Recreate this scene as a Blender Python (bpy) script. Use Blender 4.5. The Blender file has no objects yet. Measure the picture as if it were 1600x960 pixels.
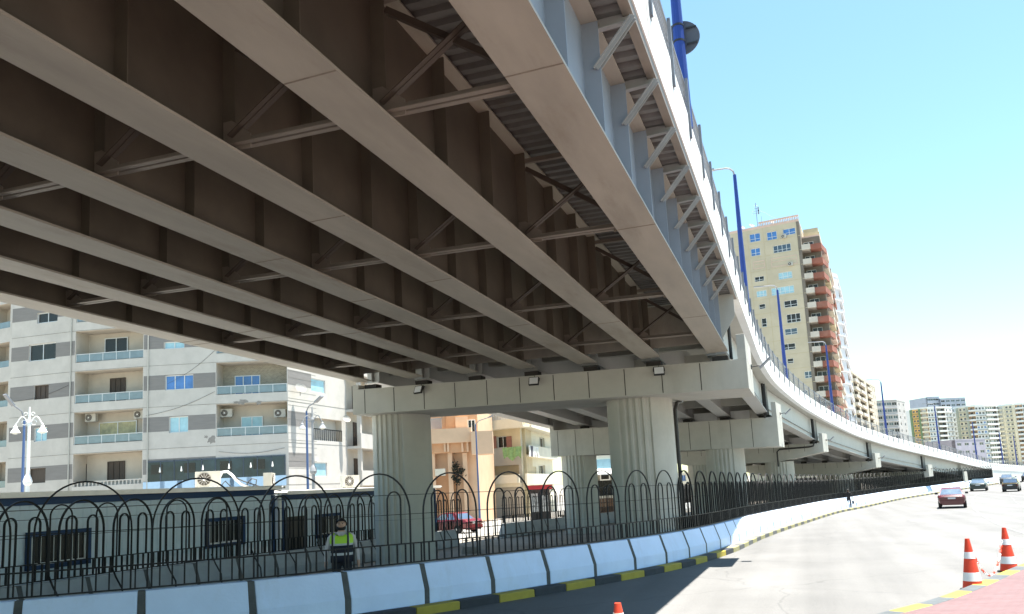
import bpy, bmesh, math, random
from mathutils import Vector, Matrix
random.seed(7)
D=bpy.data; SC=bpy.context.scene; COL=SC.collection
PI=math.pi; R_=math.radians
# ---------------------------------------------------------------- surveying
HC=2.2; FPX=1226.0
CR=((0.93700441,-0.09373016,-0.33650765),(0.34540055,0.10474314,0.93259173),(-0.05216511,-0.99007249,0.13051923))
def ray(px,py):
    c=(px-800.0,py-600.0,FPX)
    return Vector([sum(r[i]*c[i] for i in range(3)) for r in CR])
def at(px,py,depth):
    return Vector((0,0,HC))+ray(px,py)*(depth/FPX)
def on_y(px,py,Y):
    d=ray(px,py); return Vector((0,0,HC))+d*(Y/d.y)
def zg(Y):
    if Y<-20: return .292
    if Y<50: return -0.0146*Y
    if Y<110: return -0.73-0.0146*(Y-50)+0.0146/60*(Y-50)**2/2
    return -1.168
def ground_at(px,py,dz=0):
    z=0; d=ray(px,py); P=None
    for i in range(60):
        P=Vector((0,0,HC))+d*((z+dz-HC)/d.z); z=.5*z+.5*zg(P.y)
    return P
def lerp(a,b,t): return a+(b-a)*t
def spline(xs,ys):
    n=len(xs); m=[]
    for i in range(n):
        if i==0: m.append((ys[1]-ys[0])/(xs[1]-xs[0]))
        elif i==n-1: m.append((ys[-1]-ys[-2])/(xs[-1]-xs[-2]))
        else: m.append((ys[i+1]-ys[i-1])/(xs[i+1]-xs[i-1]))
    def f(x):
        if x<=xs[0]: return ys[0]+m[0]*(x-xs[0])
        if x>=xs[-1]: return ys[-1]+m[-1]*(x-xs[-1])
        i=0
        while xs[i+1]<x: i+=1
        h=xs[i+1]-xs[i]; t=(x-xs[i])/h
        return ((2*t**3-3*t*t+1)*ys[i]+(t**3-2*t*t+t)*h*m[i]+(-2*t**3+3*t*t)*ys[i+1]+(t**3-t*t)*h*m[i+1])
    return f
# ---------------------------------------------------------------- materials
MATS={}
def mat(name,col,rough=.7,var=.12,scale=3.0,bump=0.0,bscale=40.0,metal=0.0,spec=.4,stain=0.0,stain_col=(.12,.09,.06),streak=0.0,emit=None,coat=0.0,stretch=(1,1,1),alpha=None):
    if name in MATS: return MATS[name]
    m=D.materials.new(name); m.use_nodes=True; nt=m.node_tree; N=nt.nodes; L=nt.links
    b=N['Principled BSDF']; b.inputs['Roughness'].default_value=rough; b.inputs['Metallic'].default_value=metal
    b.inputs['Specular IOR Level'].default_value=spec
    if coat: b.inputs['Coat Weight'].default_value=coat; b.inputs['Coat Roughness'].default_value=.08
    tc=N.new('ShaderNodeTexCoord'); mp=N.new('ShaderNodeMapping'); mp.inputs['Scale'].default_value=stretch
    L.new(tc.outputs['Object'],mp.inputs['Vector'])
    oi=N.new('ShaderNodeObjectInfo'); om=N.new('ShaderNodeMath'); om.operation='MULTIPLY'; om.inputs[1].default_value=37.0; L.new(oi.outputs['Random'],om.inputs[0]); L.new(om.outputs[0],mp.inputs['Location'])
    nz=N.new('ShaderNodeTexNoise'); nz.inputs['Scale'].default_value=scale; nz.inputs['Detail'].default_value=6; nz.inputs['Roughness'].default_value=.62
    L.new(mp.outputs[0],nz.inputs['Vector'])
    rp=N.new('ShaderNodeMapRange'); rp.inputs['From Min'].default_value=.3; rp.inputs['From Max'].default_value=.7
    rp.inputs['To Min'].default_value=1-var; rp.inputs['To Max'].default_value=1+var
    L.new(nz.outputs['Fac'],rp.inputs['Value'])
    mx=N.new('ShaderNodeMix'); mx.data_type='RGBA'; mx.blend_type='MULTIPLY'; mx.inputs['Factor'].default_value=1
    mx.inputs['A'].default_value=(*col,1); L.new(rp.outputs['Result'],mx.inputs['B'])
    out=mx.outputs['Result']
    if stain>0:
        n2=N.new('ShaderNodeTexNoise'); n2.inputs['Scale'].default_value=scale*.45; n2.inputs['Detail'].default_value=8; n2.inputs['Roughness'].default_value=.7
        mp2=N.new('ShaderNodeMapping'); L.new(om.outputs[0],mp2.inputs['Location'])
        mp2.inputs['Scale'].default_value=(stretch[0],stretch[1],stretch[2]*(1-streak))
        L.new(tc.outputs['Object'],mp2.inputs['Vector']); L.new(mp2.outputs[0],n2.inputs['Vector'])
        r2=N.new('ShaderNodeMapRange'); r2.inputs['From Min'].default_value=.54; r2.inputs['From Max'].default_value=.72; r2.inputs['To Max'].default_value=stain
        L.new(n2.outputs['Fac'],r2.inputs['Value'])
        m2=N.new('ShaderNodeMix'); m2.data_type='RGBA'; m2.inputs['B'].default_value=(*stain_col,1)
        L.new(out,m2.inputs['A']); L.new(r2.outputs['Result'],m2.inputs['Factor']); out=m2.outputs['Result']
    L.new(out,b.inputs['Base Color'])
    rr=N.new('ShaderNodeMapRange'); rr.inputs['To Min'].default_value=max(0,rough-.08); rr.inputs['To Max'].default_value=min(1,rough+.08)
    L.new(nz.outputs['Fac'],rr.inputs['Value']); L.new(rr.outputs['Result'],b.inputs['Roughness'])
    if bump>0:
        n3=N.new('ShaderNodeTexNoise'); n3.inputs['Scale'].default_value=bscale; n3.inputs['Detail'].default_value=4
        L.new(tc.outputs['Object'],n3.inputs['Vector'])
        bp=N.new('ShaderNodeBump'); bp.inputs['Strength'].default_value=bump; bp.inputs['Distance'].default_value=.02
        L.new(n3.outputs['Fac'],bp.inputs['Height']); L.new(bp.outputs['Normal'],b.inputs['Normal'])
    if emit: b.inputs['Emission Color'].default_value=(*emit[0],1); b.inputs['Emission Strength'].default_value=emit[1]
    if alpha is not None: b.inputs['Transmission Weight'].default_value=alpha; b.inputs['IOR'].default_value=1.1
    MATS[name]=m; return m
def brickmat(name,c1,c2,mortar,scale=4.0):
    m=mat(name,c1,.85,.1,6); nt=m.node_tree; N=nt.nodes; L=nt.links; b=N['Principled BSDF']
    br=N.new('ShaderNodeTexBrick'); br.inputs['Scale'].default_value=scale; br.inputs['Color1'].default_value=(*c1,1); br.inputs['Color2'].default_value=(*c2,1); br.inputs['Mortar'].default_value=(*mortar,1); br.inputs['Mortar Size'].default_value=.012
    tc=[n for n in N if n.type=='TEX_COORD'][0]
    cx=N.new('ShaderNodeSeparateXYZ'); cb=N.new('ShaderNodeCombineXYZ'); L.new(tc.outputs['Object'],cx.inputs[0])
    L.new(cx.outputs[0],cb.inputs[0]); L.new(cx.outputs[2],cb.inputs[1]); L.new(cb.outputs[0],br.inputs['Vector'])
    L.new(br.outputs['Color'],b.inputs['Base Color']); return m
# ---------------------------------------------------------------- mesh builder
WL={}
class MB:
    def __init__(s): s.v=[]; s.f=[]; s.m=[]
    def add(s,vs,fs,mi=0):
        o=len(s.v); s.v+= [Vector(v) for v in vs]
        for f in fs: s.f.append([o+i for i in f]); s.m.append(mi)
    def quad(s,a,b,c,d,mi=0): s.add([a,b,c,d],[(0,1,2,3)],mi)
    def hexa(s,p,mi=0): s.add(p,[(0,3,2,1),(4,5,6,7),(0,1,5,4),(1,2,6,5),(2,3,7,6),(3,0,4,7)],mi)
    def box(s,c,size,mi=0,rot=None):
        x,y,z=[k*.5 for k in size]; c=Vector(c)
        ps=[Vector(p) for p in ((-x,-y,-z),(x,-y,-z),(x,y,-z),(-x,y,-z),(-x,-y,z),(x,-y,z),(x,y,z),(-x,y,z))]
        if rot is not None:
            M=rot if isinstance(rot,Matrix) else Matrix.Rotation(rot,3,'Z'); ps=[M@p for p in ps]
        s.hexa([c+p for p in ps],mi)
    def bx(s,x0,x1,y0,y1,z0,z1,mi=0): s.box(((x0+x1)/2,(y0+y1)/2,(z0+z1)/2),(abs(x1-x0),abs(y1-y0),abs(z1-z0)),mi)
    def prism(s,poly,vec,mi=0):
        n=len(poly); vec=Vector(vec); a=[Vector(p) for p in poly]
        s.add(a+[p+vec for p in a],[tuple(range(n-1,-1,-1)),tuple(range(n,2*n))]+[(i,(i+1)%n,n+(i+1)%n,n+i) for i in range(n)],mi)
    def bar(s,a,b,w,h,mi=0,up=(0,0,1)):
        a=Vector(a); b=Vector(b); t=(b-a).normalized(); up=Vector(up)
        if abs(t.dot(up))>.97: up=Vector((0,1,0))
        x=t.cross(up).normalized(); y=x.cross(t).normalized()
        q=[x*w*.5*i+y*h*.5*j for i,j in ((-1,-1),(1,-1),(1,1),(-1,1))]
        s.hexa([a+k for k in q]+[b+k for k in q],mi)
    def tube(s,pts,r,n=8,mi=0,cap=True):
        pts=[Vector(p) for p in pts]; rs=r if isinstance(r,(list,tuple)) else [r]*len(pts)
        rings=[]; px=None
        for i,p in enumerate(pts):
            t=((pts[min(i+1,len(pts)-1)]-pts[max(i-1,0)])).normalized()
            if px is None:
                u=Vector((0,0,1)) if abs(t.z)<.9 else Vector((1,0,0)); px=t.cross(u).normalized()
            else:
                px=(px-t*px.dot(t)).normalized()
            y=px.cross(t)
            rings.append([p+(px*math.cos(2*PI*k/n)+y*math.sin(2*PI*k/n))*rs[i] for k in range(n)])
        fs=[]
        for i in range(len(pts)-1):
            for k in range(n): fs.append((i*n+k,i*n+(k+1)%n,(i+1)*n+(k+1)%n,(i+1)*n+k))
        if cap: fs+=[tuple(range(n-1,-1,-1)),tuple(range((len(pts)-1)*n,len(pts)*n))]
        s.add([v for r_ in rings for v in r_],fs,mi)
    def ribbon(s,pts,w,t,side,mi=0):
        """flat/square bar following a planar path; side = direction out of that plane"""
        pts=[Vector(p) for p in pts]; side=Vector(side).normalized(); rings=[]
        for i,p in enumerate(pts):
            d=(pts[min(i+1,len(pts)-1)]-pts[max(i-1,0)]).normalized(); nrm=d.cross(side).normalized()
            rings.append([p+side*w*.5*a+nrm*t*.5*b for a,b in ((-1,-1),(1,-1),(1,1),(-1,1))])
        fs=[(0,1,2,3)]
        for i in range(len(pts)-1):
            for k in range(4): fs.append((i*4+k,i*4+(k+1)%4,(i+1)*4+(k+1)%4,(i+1)*4+k))
        e=(len(pts)-1)*4; fs.append((e+3,e+2,e+1,e))
        s.add([v for r_ in rings for v in r_],fs,mi)
    def lathe(s,c,prof,n=20,mi=0,axis='Z'):
        c=Vector(c); vs=[]
        for r,z in prof:
            for k in range(n):
                a=2*PI*k/n; p=Vector((r*math.cos(a),r*math.sin(a),z))
                if axis=='X': p=Vector((p.z,p.x,p.y))
                if axis=='Y': p=Vector((p.x,p.z,p.y))
                vs.append(c+p)
        fs=[(i*n+k,i*n+(k+1)%n,(i+1)*n+(k+1)%n,(i+1)*n+k) for i in range(len(prof)-1) for k in range(n)]
        fs+=[tuple(range(n-1,-1,-1)),tuple(range((len(prof)-1)*n,len(prof)*n))]
        s.add(vs,fs,mi)
    def sweep(s,frames,prof,mi=0,closed=True,cap=True):
        """frames: (P, left normal); prof: (left offset, dz)"""
        n=len(prof); vs=[]
        for P,nl in frames:
            for o,z in prof: vs.append(P+nl*o+Vector((0,0,z)))
        fs=[]; K=n if closed else n-1
        for i in range(len(frames)-1):
            for k in range(K): fs.append((i*n+k,i*n+(k+1)%n,(i+1)*n+(k+1)%n,(i+1)*n+k))
        if closed and cap: fs+=[tuple(range(n)),tuple(range(len(vs)-1,len(vs)-n-1,-1))]
        s.add(vs,fs,mi)
    def build(s,name,mats,parent=None,smooth=False,local=False,recalc=True):
        me=D.meshes.new(name); off=Vector((0,0,0))
        if parent is not None and not local: off=WL.get(parent.name,Vector((0,0,0)))
        me.from_pydata([v-off for v in s.v],[],s.f)
        ms=mats if isinstance(mats,(list,tuple)) else [mats]
        for m in ms: me.materials.append(m)
        me.polygons.foreach_set('material_index',s.m)
        if recalc:
            bm=bmesh.new(); bm.from_mesh(me); bmesh.ops.recalc_face_normals(bm,faces=bm.faces); bm.to_mesh(me); bm.free()
        if smooth: me.polygons.foreach_set('use_smooth',[True]*len(me.polygons))
        me.update()
        o=D.objects.new(name,me); COL.objects.link(o)
        if parent is not None:
            o.parent=parent; WL[o.name]=off
        return o
def smooth_by_angle(o,deg=35):
    me=o.data; bm=bmesh.new(); bm.from_mesh(me)
    for e in bm.edges:
        e.smooth = len(e.link_faces)==2 and e.calc_face_angle(0)<R_(deg)
    for f in bm.faces: f.smooth=True
    bm.to_mesh(me); bm.free(); return o
def tag(o,label,cat,group=None):
    o['label']=label; o['category']=cat
    if group: o['group']=group
    return o
def thing(name,label,cat,loc=(0,0,0),group=None,rz=0):
    o=D.objects.new(name,None); o.empty_display_size=.3; COL.objects.link(o)
    o.location=loc; o.rotation_euler=(0,0,rz); WL[o.name]=Vector(loc); return tag(o,label,cat,group)
def struct(o): o['kind']='structure'; return o
def copy_tree(o,parent=None):
    c=o.copy(); COL.objects.link(c)
    if parent: c.parent=parent
    for ch in list(o.children): copy_tree(ch,c)
    return c
# ---------------------------------------------------------------- material library
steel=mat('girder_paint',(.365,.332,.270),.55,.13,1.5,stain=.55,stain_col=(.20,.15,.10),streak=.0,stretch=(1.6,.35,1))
steel_web=mat('girder_web_shade_grime',(.138,.118,.086),.65,.22,.8,stain=.55,stain_col=(.17,.135,.095),streak=.75)  # shade between the girders put into the web colour, with streaky dirt
outer_web=mat('outer_web_skylit',(.255,.285,.325),.5,.08,1.0,stain=.25,stain_col=(.2,.19,.18),streak=.6)  # blue of the skylight mixed into the outer web colour
bracket_m=mat('bracket_grey',(.33,.325,.31),.55,.12,3,stain=.3,stain_col=(.2,.17,.14))
steel_light=mat('girder_paint_light',(.46,.45,.42),.5,.06,1.1,stain=.15,stain_col=(.35,.3,.25))
steel_brace=mat('brace_paint',(.24,.205,.165),.55,.12,3)
galv=mat('corrugated_deck',(.20,.195,.18),.5,.18,2.5,metal=.25,stain=.5,stain_col=(.14,.11,.08))
weld=mat('weld_seam',(.23,.195,.155),.8,.2,9)
concrete=mat('painted_concrete',(.47,.455,.40),.75,.07,1.2,bump=.15,bscale=25,stain=.36,stain_col=(.27,.245,.205),streak=.8)
groove=mat('joint_groove',(.07,.065,.055),.9,.1,5)
white_paint=mat('white_parapet_paint',(.80,.79,.76),.6,.05,1.5,stain=.18,stain_col=(.5,.46,.4),streak=.6)
rail_paint=mat('rail_grey',(.15,.165,.19),.5,.08,4)
asphalt=mat('asphalt',(.133,.131,.127),.85,.13,.35,bump=.35,bscale=90,stain=.4,stain_col=(.15,.147,.14))
asphalt2=mat('asphalt_street',(.25,.24,.22),.88,.15,.4,bump=.3,bscale=80,stain=.5,stain_col=(.32,.3,.26))
dirt=mat('dusty_ground',(.26,.235,.20),.95,.18,.5,bump=.4,bscale=30,stain=.5,stain_col=(.18,.15,.12))
pink=mat('pink_paving',(.150,.092,.094),.85,.12,1.2,bump=.3,bscale=60,stain=.35,stain_col=(.13,.095,.09),stretch=(1,3,1))
kerb_y=mat('kerb_yellow',(.36,.28,.04),.75,.12,3,bump=.15,stain=.3,stain_col=(.25,.2,.1))
kerb_y_sun=mat('kerb_yellow_sunlit',(.30,.27,.13),.8,.15,3,bump=.15,stain=.5,stain_col=(.2,.19,.15))  # sunlit copy of the yellow: brightness of the sun put into the colour
kerb_k_sun=mat('kerb_black_sunlit',(.10,.10,.095),.8,.25,4,bump=.15,stain=.5,stain_col=(.2,.19,.17))  # sunlit copy of the black, lightened for the stretch in sun
kerb_k=mat('kerb_black',(.035,.037,.042),.75,.3,4,bump=.15,stain=.3,stain_col=(.1,.1,.1))
kerb_g=mat('kerb_faded_grey',(.075,.085,.09),.8,.25,4,bump=.15,stain=.3,stain_col=(.1,.1,.1))
barrier_w=mat('barrier_white_skylit',(.60,.71,.90),.7,.05,1.6,bump=.2,bscale=18,stain=.34,stain_col=(.38,.40,.41),streak=.55)  # white barriers; blue of sky-lit shade mixed into the paint
barrier_g=mat('barrier_grey',(.33,.35,.36),.8,.12,2,bump=.2,bscale=20,stain=.4,stain_col=(.2,.18,.15))
mortar=mat('joint_mortar',(.085,.088,.085),.9,.2,6,bump=.3)
black_iron=mat('black_iron',(.009,.009,.010),.5,.25,8,spec=.25)
blue_paint=mat('lamp_blue',(.008,.03,.19),.4,.08,3,spec=.5)
blue_trim=mat('cabin_blue',(.010,.042,.12),.5,.12,3)
lamp_grey=mat('lamp_head_grey',(.22,.23,.25),.45,.1,6,metal=.4)
lamp_white=mat('lamp_white',(.78,.78,.75),.5,.06,5)
pvc=mat('black_pipe',(.03,.028,.026),.5,.2,6)
glass=mat('window_glass',(.045,.07,.10),.06,.25,.8,spec=.9)
glass_blue=mat('window_glass_blue',(.05,.16,.42),.12,.25,1.2,spec=.8)
glass_pale=mat('window_glass_pale',(.30,.50,.58),.1,.15,1.5,spec=.8)
brace_dark=mat('brace_dark_brown',(.105,.082,.062),.65,.15,3)  # diagonal braces, darker brown than the frame struts
glass_dark=mat('window_dark',(.014,.013,.012),.25,.3,1.2,spec=.5)
glass_rail=mat('balcony_glass',(.17,.225,.245),.12,.12,2,spec=.7)
shutter=mat('shutter_brown',(.06,.045,.035),.6,.25,3,stretch=(9,9,.6))
alu=mat('aluminium',(.62,.63,.63),.4,.06,5,metal=.3)
ac_white=mat('ac_casing',(.44,.43,.385),.55,.06,5,stain=.25,stain_col=(.4,.35,.28))
plaster=mat('plaster_pale',(.49,.465,.425),.85,.09,.8,bump=.2,bscale=14,stain=.38,stain_col=(.33,.31,.28),streak=.55)
plaster_in=mat('plaster_recess',(.50,.45,.38),.85,.08,1.1,stain=.3,stain_col=(.36,.31,.25))
band_grey=mat('band_grey',(.205,.195,.185),.85,.09,1,bump=.15,stretch=(1,1,9))
brick_grey=brickmat('brick_recess',(.36,.33,.26),(.27,.245,.2),(.45,.43,.38),3.2)

def enrich_asphalt(m):
    nt=m.node_tree; N=nt.nodes; L=nt.links; b=N['Principled BSDF']; src=b.inputs['Base Color'].links[0].from_socket
    tc=[n for n in N if n.type=='TEX_COORD'][0]
    mp=N.new('ShaderNodeMapping'); mp.inputs['Scale'].default_value=(.9,.035,1); mp.inputs['Rotation'].default_value=(0,0,R_(14)); L.new(tc.outputs['Object'],mp.inputs['Vector'])
    n1=N.new('ShaderNodeTexNoise'); n1.inputs['Scale'].default_value=1.0; n1.inputs['Detail'].default_value=5; L.new(mp.outputs[0],n1.inputs['Vector'])
    r1=N.new('ShaderNodeMapRange'); r1.inputs['From Min'].default_value=.35; r1.inputs['From Max'].default_value=.65; r1.inputs['To Min'].default_value=.87; r1.inputs['To Max'].default_value=1.10; L.new(n1.outputs['Fac'],r1.inputs['Value'])
    n2=N.new('ShaderNodeTexNoise'); n2.inputs['Scale'].default_value=38; n2.inputs['Detail'].default_value=3; L.new(tc.outputs['Object'],n2.inputs['Vector'])
    r2=N.new('ShaderNodeMapRange'); r2.inputs['From Min'].default_value=.3; r2.inputs['From Max'].default_value=.7; r2.inputs['To Min'].default_value=.86; r2.inputs['To Max'].default_value=1.14; L.new(n2.outputs['Fac'],r2.inputs['Value'])
    v=N.new('ShaderNodeTexVoronoi'); v.feature='DISTANCE_TO_EDGE'; v.inputs['Scale'].default_value=.16
    nw=N.new('ShaderNodeTexNoise'); nw.inputs['Scale'].default_value=.7; L.new(tc.outputs['Object'],nw.inputs['Vector'])
    av=N.new('ShaderNodeVectorMath'); av.operation='ADD'; L.new(tc.outputs['Object'],av.inputs[0]); L.new(nw.outputs['Color'],av.inputs[1]); L.new(av.outputs[0],v.inputs['Vector'])
    r3=N.new('ShaderNodeMapRange'); r3.inputs['From Max'].default_value=.006; r3.inputs['To Min'].default_value=.78; r3.inputs['To Max'].default_value=1; L.new(v.outputs['Distance'],r3.inputs['Value'])
    a=N.new('ShaderNodeMath'); a.operation='MULTIPLY'; L.new(r1.outputs[0],a.inputs[0]); L.new(r2.outputs[0],a.inputs[1])
    c=N.new('ShaderNodeMath'); c.operation='MULTIPLY'; L.new(a.outputs[0],c.inputs[0]); L.new(r3.outputs[0],c.inputs[1])
    x=N.new('ShaderNodeMix'); x.data_type='RGBA'; x.blend_type='MULTIPLY'; x.inputs['Factor'].default_value=1; L.new(src,x.inputs['A']); L.new(c.outputs[0],x.inputs['B']); L.new(x.outputs['Result'],b.inputs['Base Color'])
enrich_asphalt(asphalt)

def paver(m):
    nt=m.node_tree; N=nt.nodes; L=nt.links; b=N['Principled BSDF']; src=b.inputs['Base Color'].links[0].from_socket
    tc=[n for n in N if n.type=='TEX_COORD'][0]; mp=N.new('ShaderNodeMapping'); mp.inputs['Rotation'].default_value=(0,0,R_(-28)); L.new(tc.outputs['Object'],mp.inputs['Vector'])
    br=N.new('ShaderNodeTexBrick'); br.inputs['Scale'].default_value=2.2; br.inputs['Color1'].default_value=(1,1,1,1); br.inputs['Color2'].default_value=(.86,.87,.88,1); br.inputs['Mortar'].default_value=(.62,.6,.6,1); br.inputs['Mortar Size'].default_value=.012
    L.new(mp.outputs[0],br.inputs['Vector'])
    x=N.new('ShaderNodeMix'); x.data_type='RGBA'; x.blend_type='MULTIPLY'; x.inputs['Factor'].default_value=1; L.new(src,x.inputs['A']); L.new(br.outputs['Color'],x.inputs['B']); L.new(x.outputs['Result'],b.inputs['Base Color'])
paver(pink)
SUN_E=4.9; SKY_S=.066; SKY_DUST=0.3; EXPO=2.0
# ================================================================ geometry of the flyover
GR=-0.0146; GX=-0.022
def zb(X,Y): return 6.1+GR*Y+GX*X          # underside of the first-span girders
EX=spline([-40,20,30,36,43.5,50,56,62.3,70,76.7,84,91.75,103,114,127,140.6,180,230],
          [-1.35,-1.35,-1.33,-1.28,-.95,-.25,.6,1.75,3.4,5.0,7.2,9.7,13.8,17.9,22.6,27.5,41.8,60])
def ZE(Y):
    if Y<20: return 7.95+GR*Y
    s0,s1,L=GR,-.065,45.0; z=7.95+GR*20
    if Y<65: u=Y-20; return z+s0*u+(s1-s0)/L*u*u/2
    z+=(s0+s1)/2*L
    if Y<140: return z+s1*(Y-65)
    return z+s1*75-.028*(Y-140)
def fr(Y):
    d=(EX(Y+.3)-EX(Y-.3))/.6; n=math.hypot(d,1); t=Vector((d/n,1/n,0)); return Vector((EX(Y),Y,ZE(Y))),Vector((-t.y,t.x,0)),t
def ept(Y,off,dz=0):
    P,nl,t=fr(Y); return P+nl*off+Vector((0,0,dz-GX*off))
Ys=[-32,-20,-8,0,6,12,18]+[20+2*i for i in range(0,92)]
frames=[fr(y)[:2] for y in Ys]
W=14.62
br=thing('elevated_bridge','long grey steel girder flyover with white parapets curving away over the side road','bridge',(-7.9,24.75,zg(24.75)))
# deck slab
m=MB(); tl=-GX
def cross(o0,o1,z0,z1): return [(o0,z0+tl*o0),(o1,z0+tl*o1),(o1,z1+tl*o1),(o0,z1+tl*o0)]
m.sweep(frames,cross(.26,W-.26,.13,.40)); m.build('deck_slab',concrete,br)
# smooth soffit past the first pier
m=MB(); fr2=[f for f,y in zip(frames,Ys) if 24<=y<=142]; m.sweep(fr2,cross(.18,W-.2,.0,.125)); m.build('deck_soffit',concrete,br)
# corrugated deck sheet of the first span
m=MB(); y=-20.0; prof=[]
while y<23.7:
    for dy,dz in ((0,0),(.10,0),(.13,.065),(.23,.065),(.26,0)): prof.append((y+dy,dz))
    y+=.26
a=[(-1.5,py,zb(-1.5,py)+1.70+dz) for py,dz in prof]; b=[(-15.4,py,zb(-15.4,py)+1.70+dz) for py,dz in prof]
n=len(a); m.add(a+b,[(i,i+1,n+i+1,n+i) for i in range(n-1)]); m.build('corrugated_deck',galv,br,recalc=False)
# parapets
def parapet(sgn,off0):
    pr=[(0,-.0),(.26,.0),(.26,1.02),(.20,1.06),(.04,1.06),(0,1.02)]
    m=MB(); m.sweep(frames,[(off0+sgn*o,z+tl*off0) for o,z in pr])
    # edge angle under the first-span fascia
    ff=[f for f,y in zip(frames,Ys) if y<=24]
    m.sweep(ff,[(off0+sgn*o,z+tl*off0) for o,z in ((.02,-.16),(.14,-.16),(.14,-.004),(.02,-.004))],1)
    # casting joints of the fascia
    for k in range(-2,32):
        yy=3.5+6.2*k; 
        if yy>190 or yy<-8: continue
        P,nl,t=fr(yy); c=P+nl*(off0-sgn*.002)+Vector((0,0,.53+tl*off0))
        m.box(c,(.012,.03,1.0),2,math.atan2(t.y,t.x)-PI/2)
    m.build('parapet',[white_paint,steel_brace,mat('fascia_joint',(.5,.48,.44),.8,.1,4)],br)
parapet(1,0.0); parapet(-1,W)
def railing(off,sgn):
    m=MB(); fr_=[f for f,y in zip(frames,Ys) if y>-10]
    for z,r in ((1.16,.02),(1.26,.02),(1.37,.02),(1.48,.02),(1.59,.02),(1.70,.04)):
        pr=[(off+r*math.cos(a),z+tl*off+r*math.sin(a)) for a in (PI/4,3*PI/4,5*PI/4,7*PI/4)]
        m.sweep(fr_,pr)
    ro=m.build('railing',rail_paint,br)
    for k in range(88):
        Y=2.0+2.0*k
        P,nl,t=fr(Y); c=P+nl*(off-sgn*.065)+Vector((0,0,tl*off)); rz=math.atan2(t.y,t.x)-PI/2
        q=MB(); q.box(c+Vector((0,0,1.16)),(.05,.09,1.14),0,rz); q.box(c+Vector((0,0,.66))+nl*sgn*.02,(.03,.16,.2),0,rz)
        q.build('railing_post',rail_paint,ro)
railing(.05,1)
m=MB(); fr_=[f for f,y in zip(frames,Ys) if y>-10]
for z,r in ((1.22,.022),(1.46,.022),(1.70,.036)):
    m.sweep(fr_,[(W-.05+r*math.cos(a),z+tl*W+r*math.sin(a)) for a in (PI/4,3*PI/4,5*PI/4,7*PI/4)])
m.build('railing',rail_paint,br)
# ---- first-span girders
GXs=[-2.0-1.98*i for i in range(7)]
STY=[7.05+1.55*k for k in range(-2,11)]     # stiffener stations
random.seed(11)
for gi,X in enumerate(GXs):
    Y0,Y1=-26.0,23.45
    g=MB()
    def sl(x0,x1,d0,d1,ya=Y0,yb=Y1,mi=0):
        p=[]
        for d in (d0,d1):
            for x,y in ((x0,ya),(x1,ya),(x1,yb),(x0,yb)): p.append((x,y,zb(X,y)+d))
        g.hexa(p,mi)
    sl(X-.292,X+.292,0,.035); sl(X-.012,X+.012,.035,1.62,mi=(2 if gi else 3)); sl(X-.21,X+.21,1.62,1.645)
    # butt welds across the bottom flange
    for ys in ([5.9,17.9] if gi==1 else [6.6+1.3*gi%5,11.4+.7*gi,18.2-.5*gi]):
        g.box((X,ys,zb(X,ys)-.001),(.575,.014,.010),1,(random.random()-.5)*.12)
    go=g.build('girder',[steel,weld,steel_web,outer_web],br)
    for Ys_ in STY:
        if Ys_>23.2: continue
        s_=MB(); z0=zb(X,Ys_)
        for sg in (-1,1):
            wd=.17 if not(gi==0 and sg==1) else .205
            s_.bx(X+sg*.012,X+sg*(.012+wd),Ys_-.007,Ys_+.007,z0+.036,z0+1.618)
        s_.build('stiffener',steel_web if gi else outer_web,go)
# end diaphragm above the pier
m=MB()
for a,b in zip(GXs[:-1],GXs[1:]):
    z0=zb((a+b)/2,23.2); m.bx(b+.02,a-.02,23.16,23.2,z0+.25,z0+1.5)
m.build('end_diaphragm',steel,br)
# outer infill panel where the bracketed span ends
m=MB(); z0=zb(-1.9,23.3)
m.prism([(-1.99,23.3,z0+.1),(-1.42,23.3,z0+1.0),(-1.42,23.3,z0+1.66),(-1.99,23.3,z0+1.66)],(0,.03,0)); m.build('end_plate',concrete,br)
# ---- cross frames
for k,Y in enumerate([7.05+4.65*j for j in range(-1,4)]):
    for i in range(6):
        xa=GXs[i]-.02; xb=GXs[i+1]+.02
        za=zb(xa,Y); z2=zb(xb,Y)
        m=MB()
        for dy in (-.055,.055):
            m.bar((xb+.1,Y+dy,z2+.13),(xa-.1,Y+dy,za+.13),.075,.012,0); m.bar((xb+.1,Y+dy*.35,z2+.17),(xa-.1,Y+dy*.35,za+.17),.01,.075,0)
        m.bar((xb,Y+.03,z2+1.48),(xa,Y+.03,za+1.48),.07,.07,0)
        for x,z,sx in ((xb,z2+.2,1),(xa,za+.2,-1)):
            m.prism([(x,Y-.008,z-.12),(x+sx*.38,Y-.008,z-.12),(x+sx*.38,Y-.008,z+.05),(x+sx*.12,Y-.008,z+.25),(x,Y-.008,z+.25)],(0,.016,0))
        cf=m.build('cross_frame',steel_brace,br)
        q=MB()
        for dy in (-.045,.02):
            q.bar((xb+.12,Y+dy,z2+.24),(xa-.16,Y+dy,za+1.36),.012,.085,0,(0,1,0)); 
        q.bar((xb+.12,Y-.012,z2+.26),(xa-.16,Y-.012,za+1.38),.06,.012,0,(0,1,0))
        q.build('brace',brace_dark,cf)
        q=MB(); q.bar((xa-.12,Y+.07,za+.24),(xb+.16,Y+.07,z2+1.36),.07,.085,0,(0,1,0)); q.build('brace',brace_dark,cf)
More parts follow.
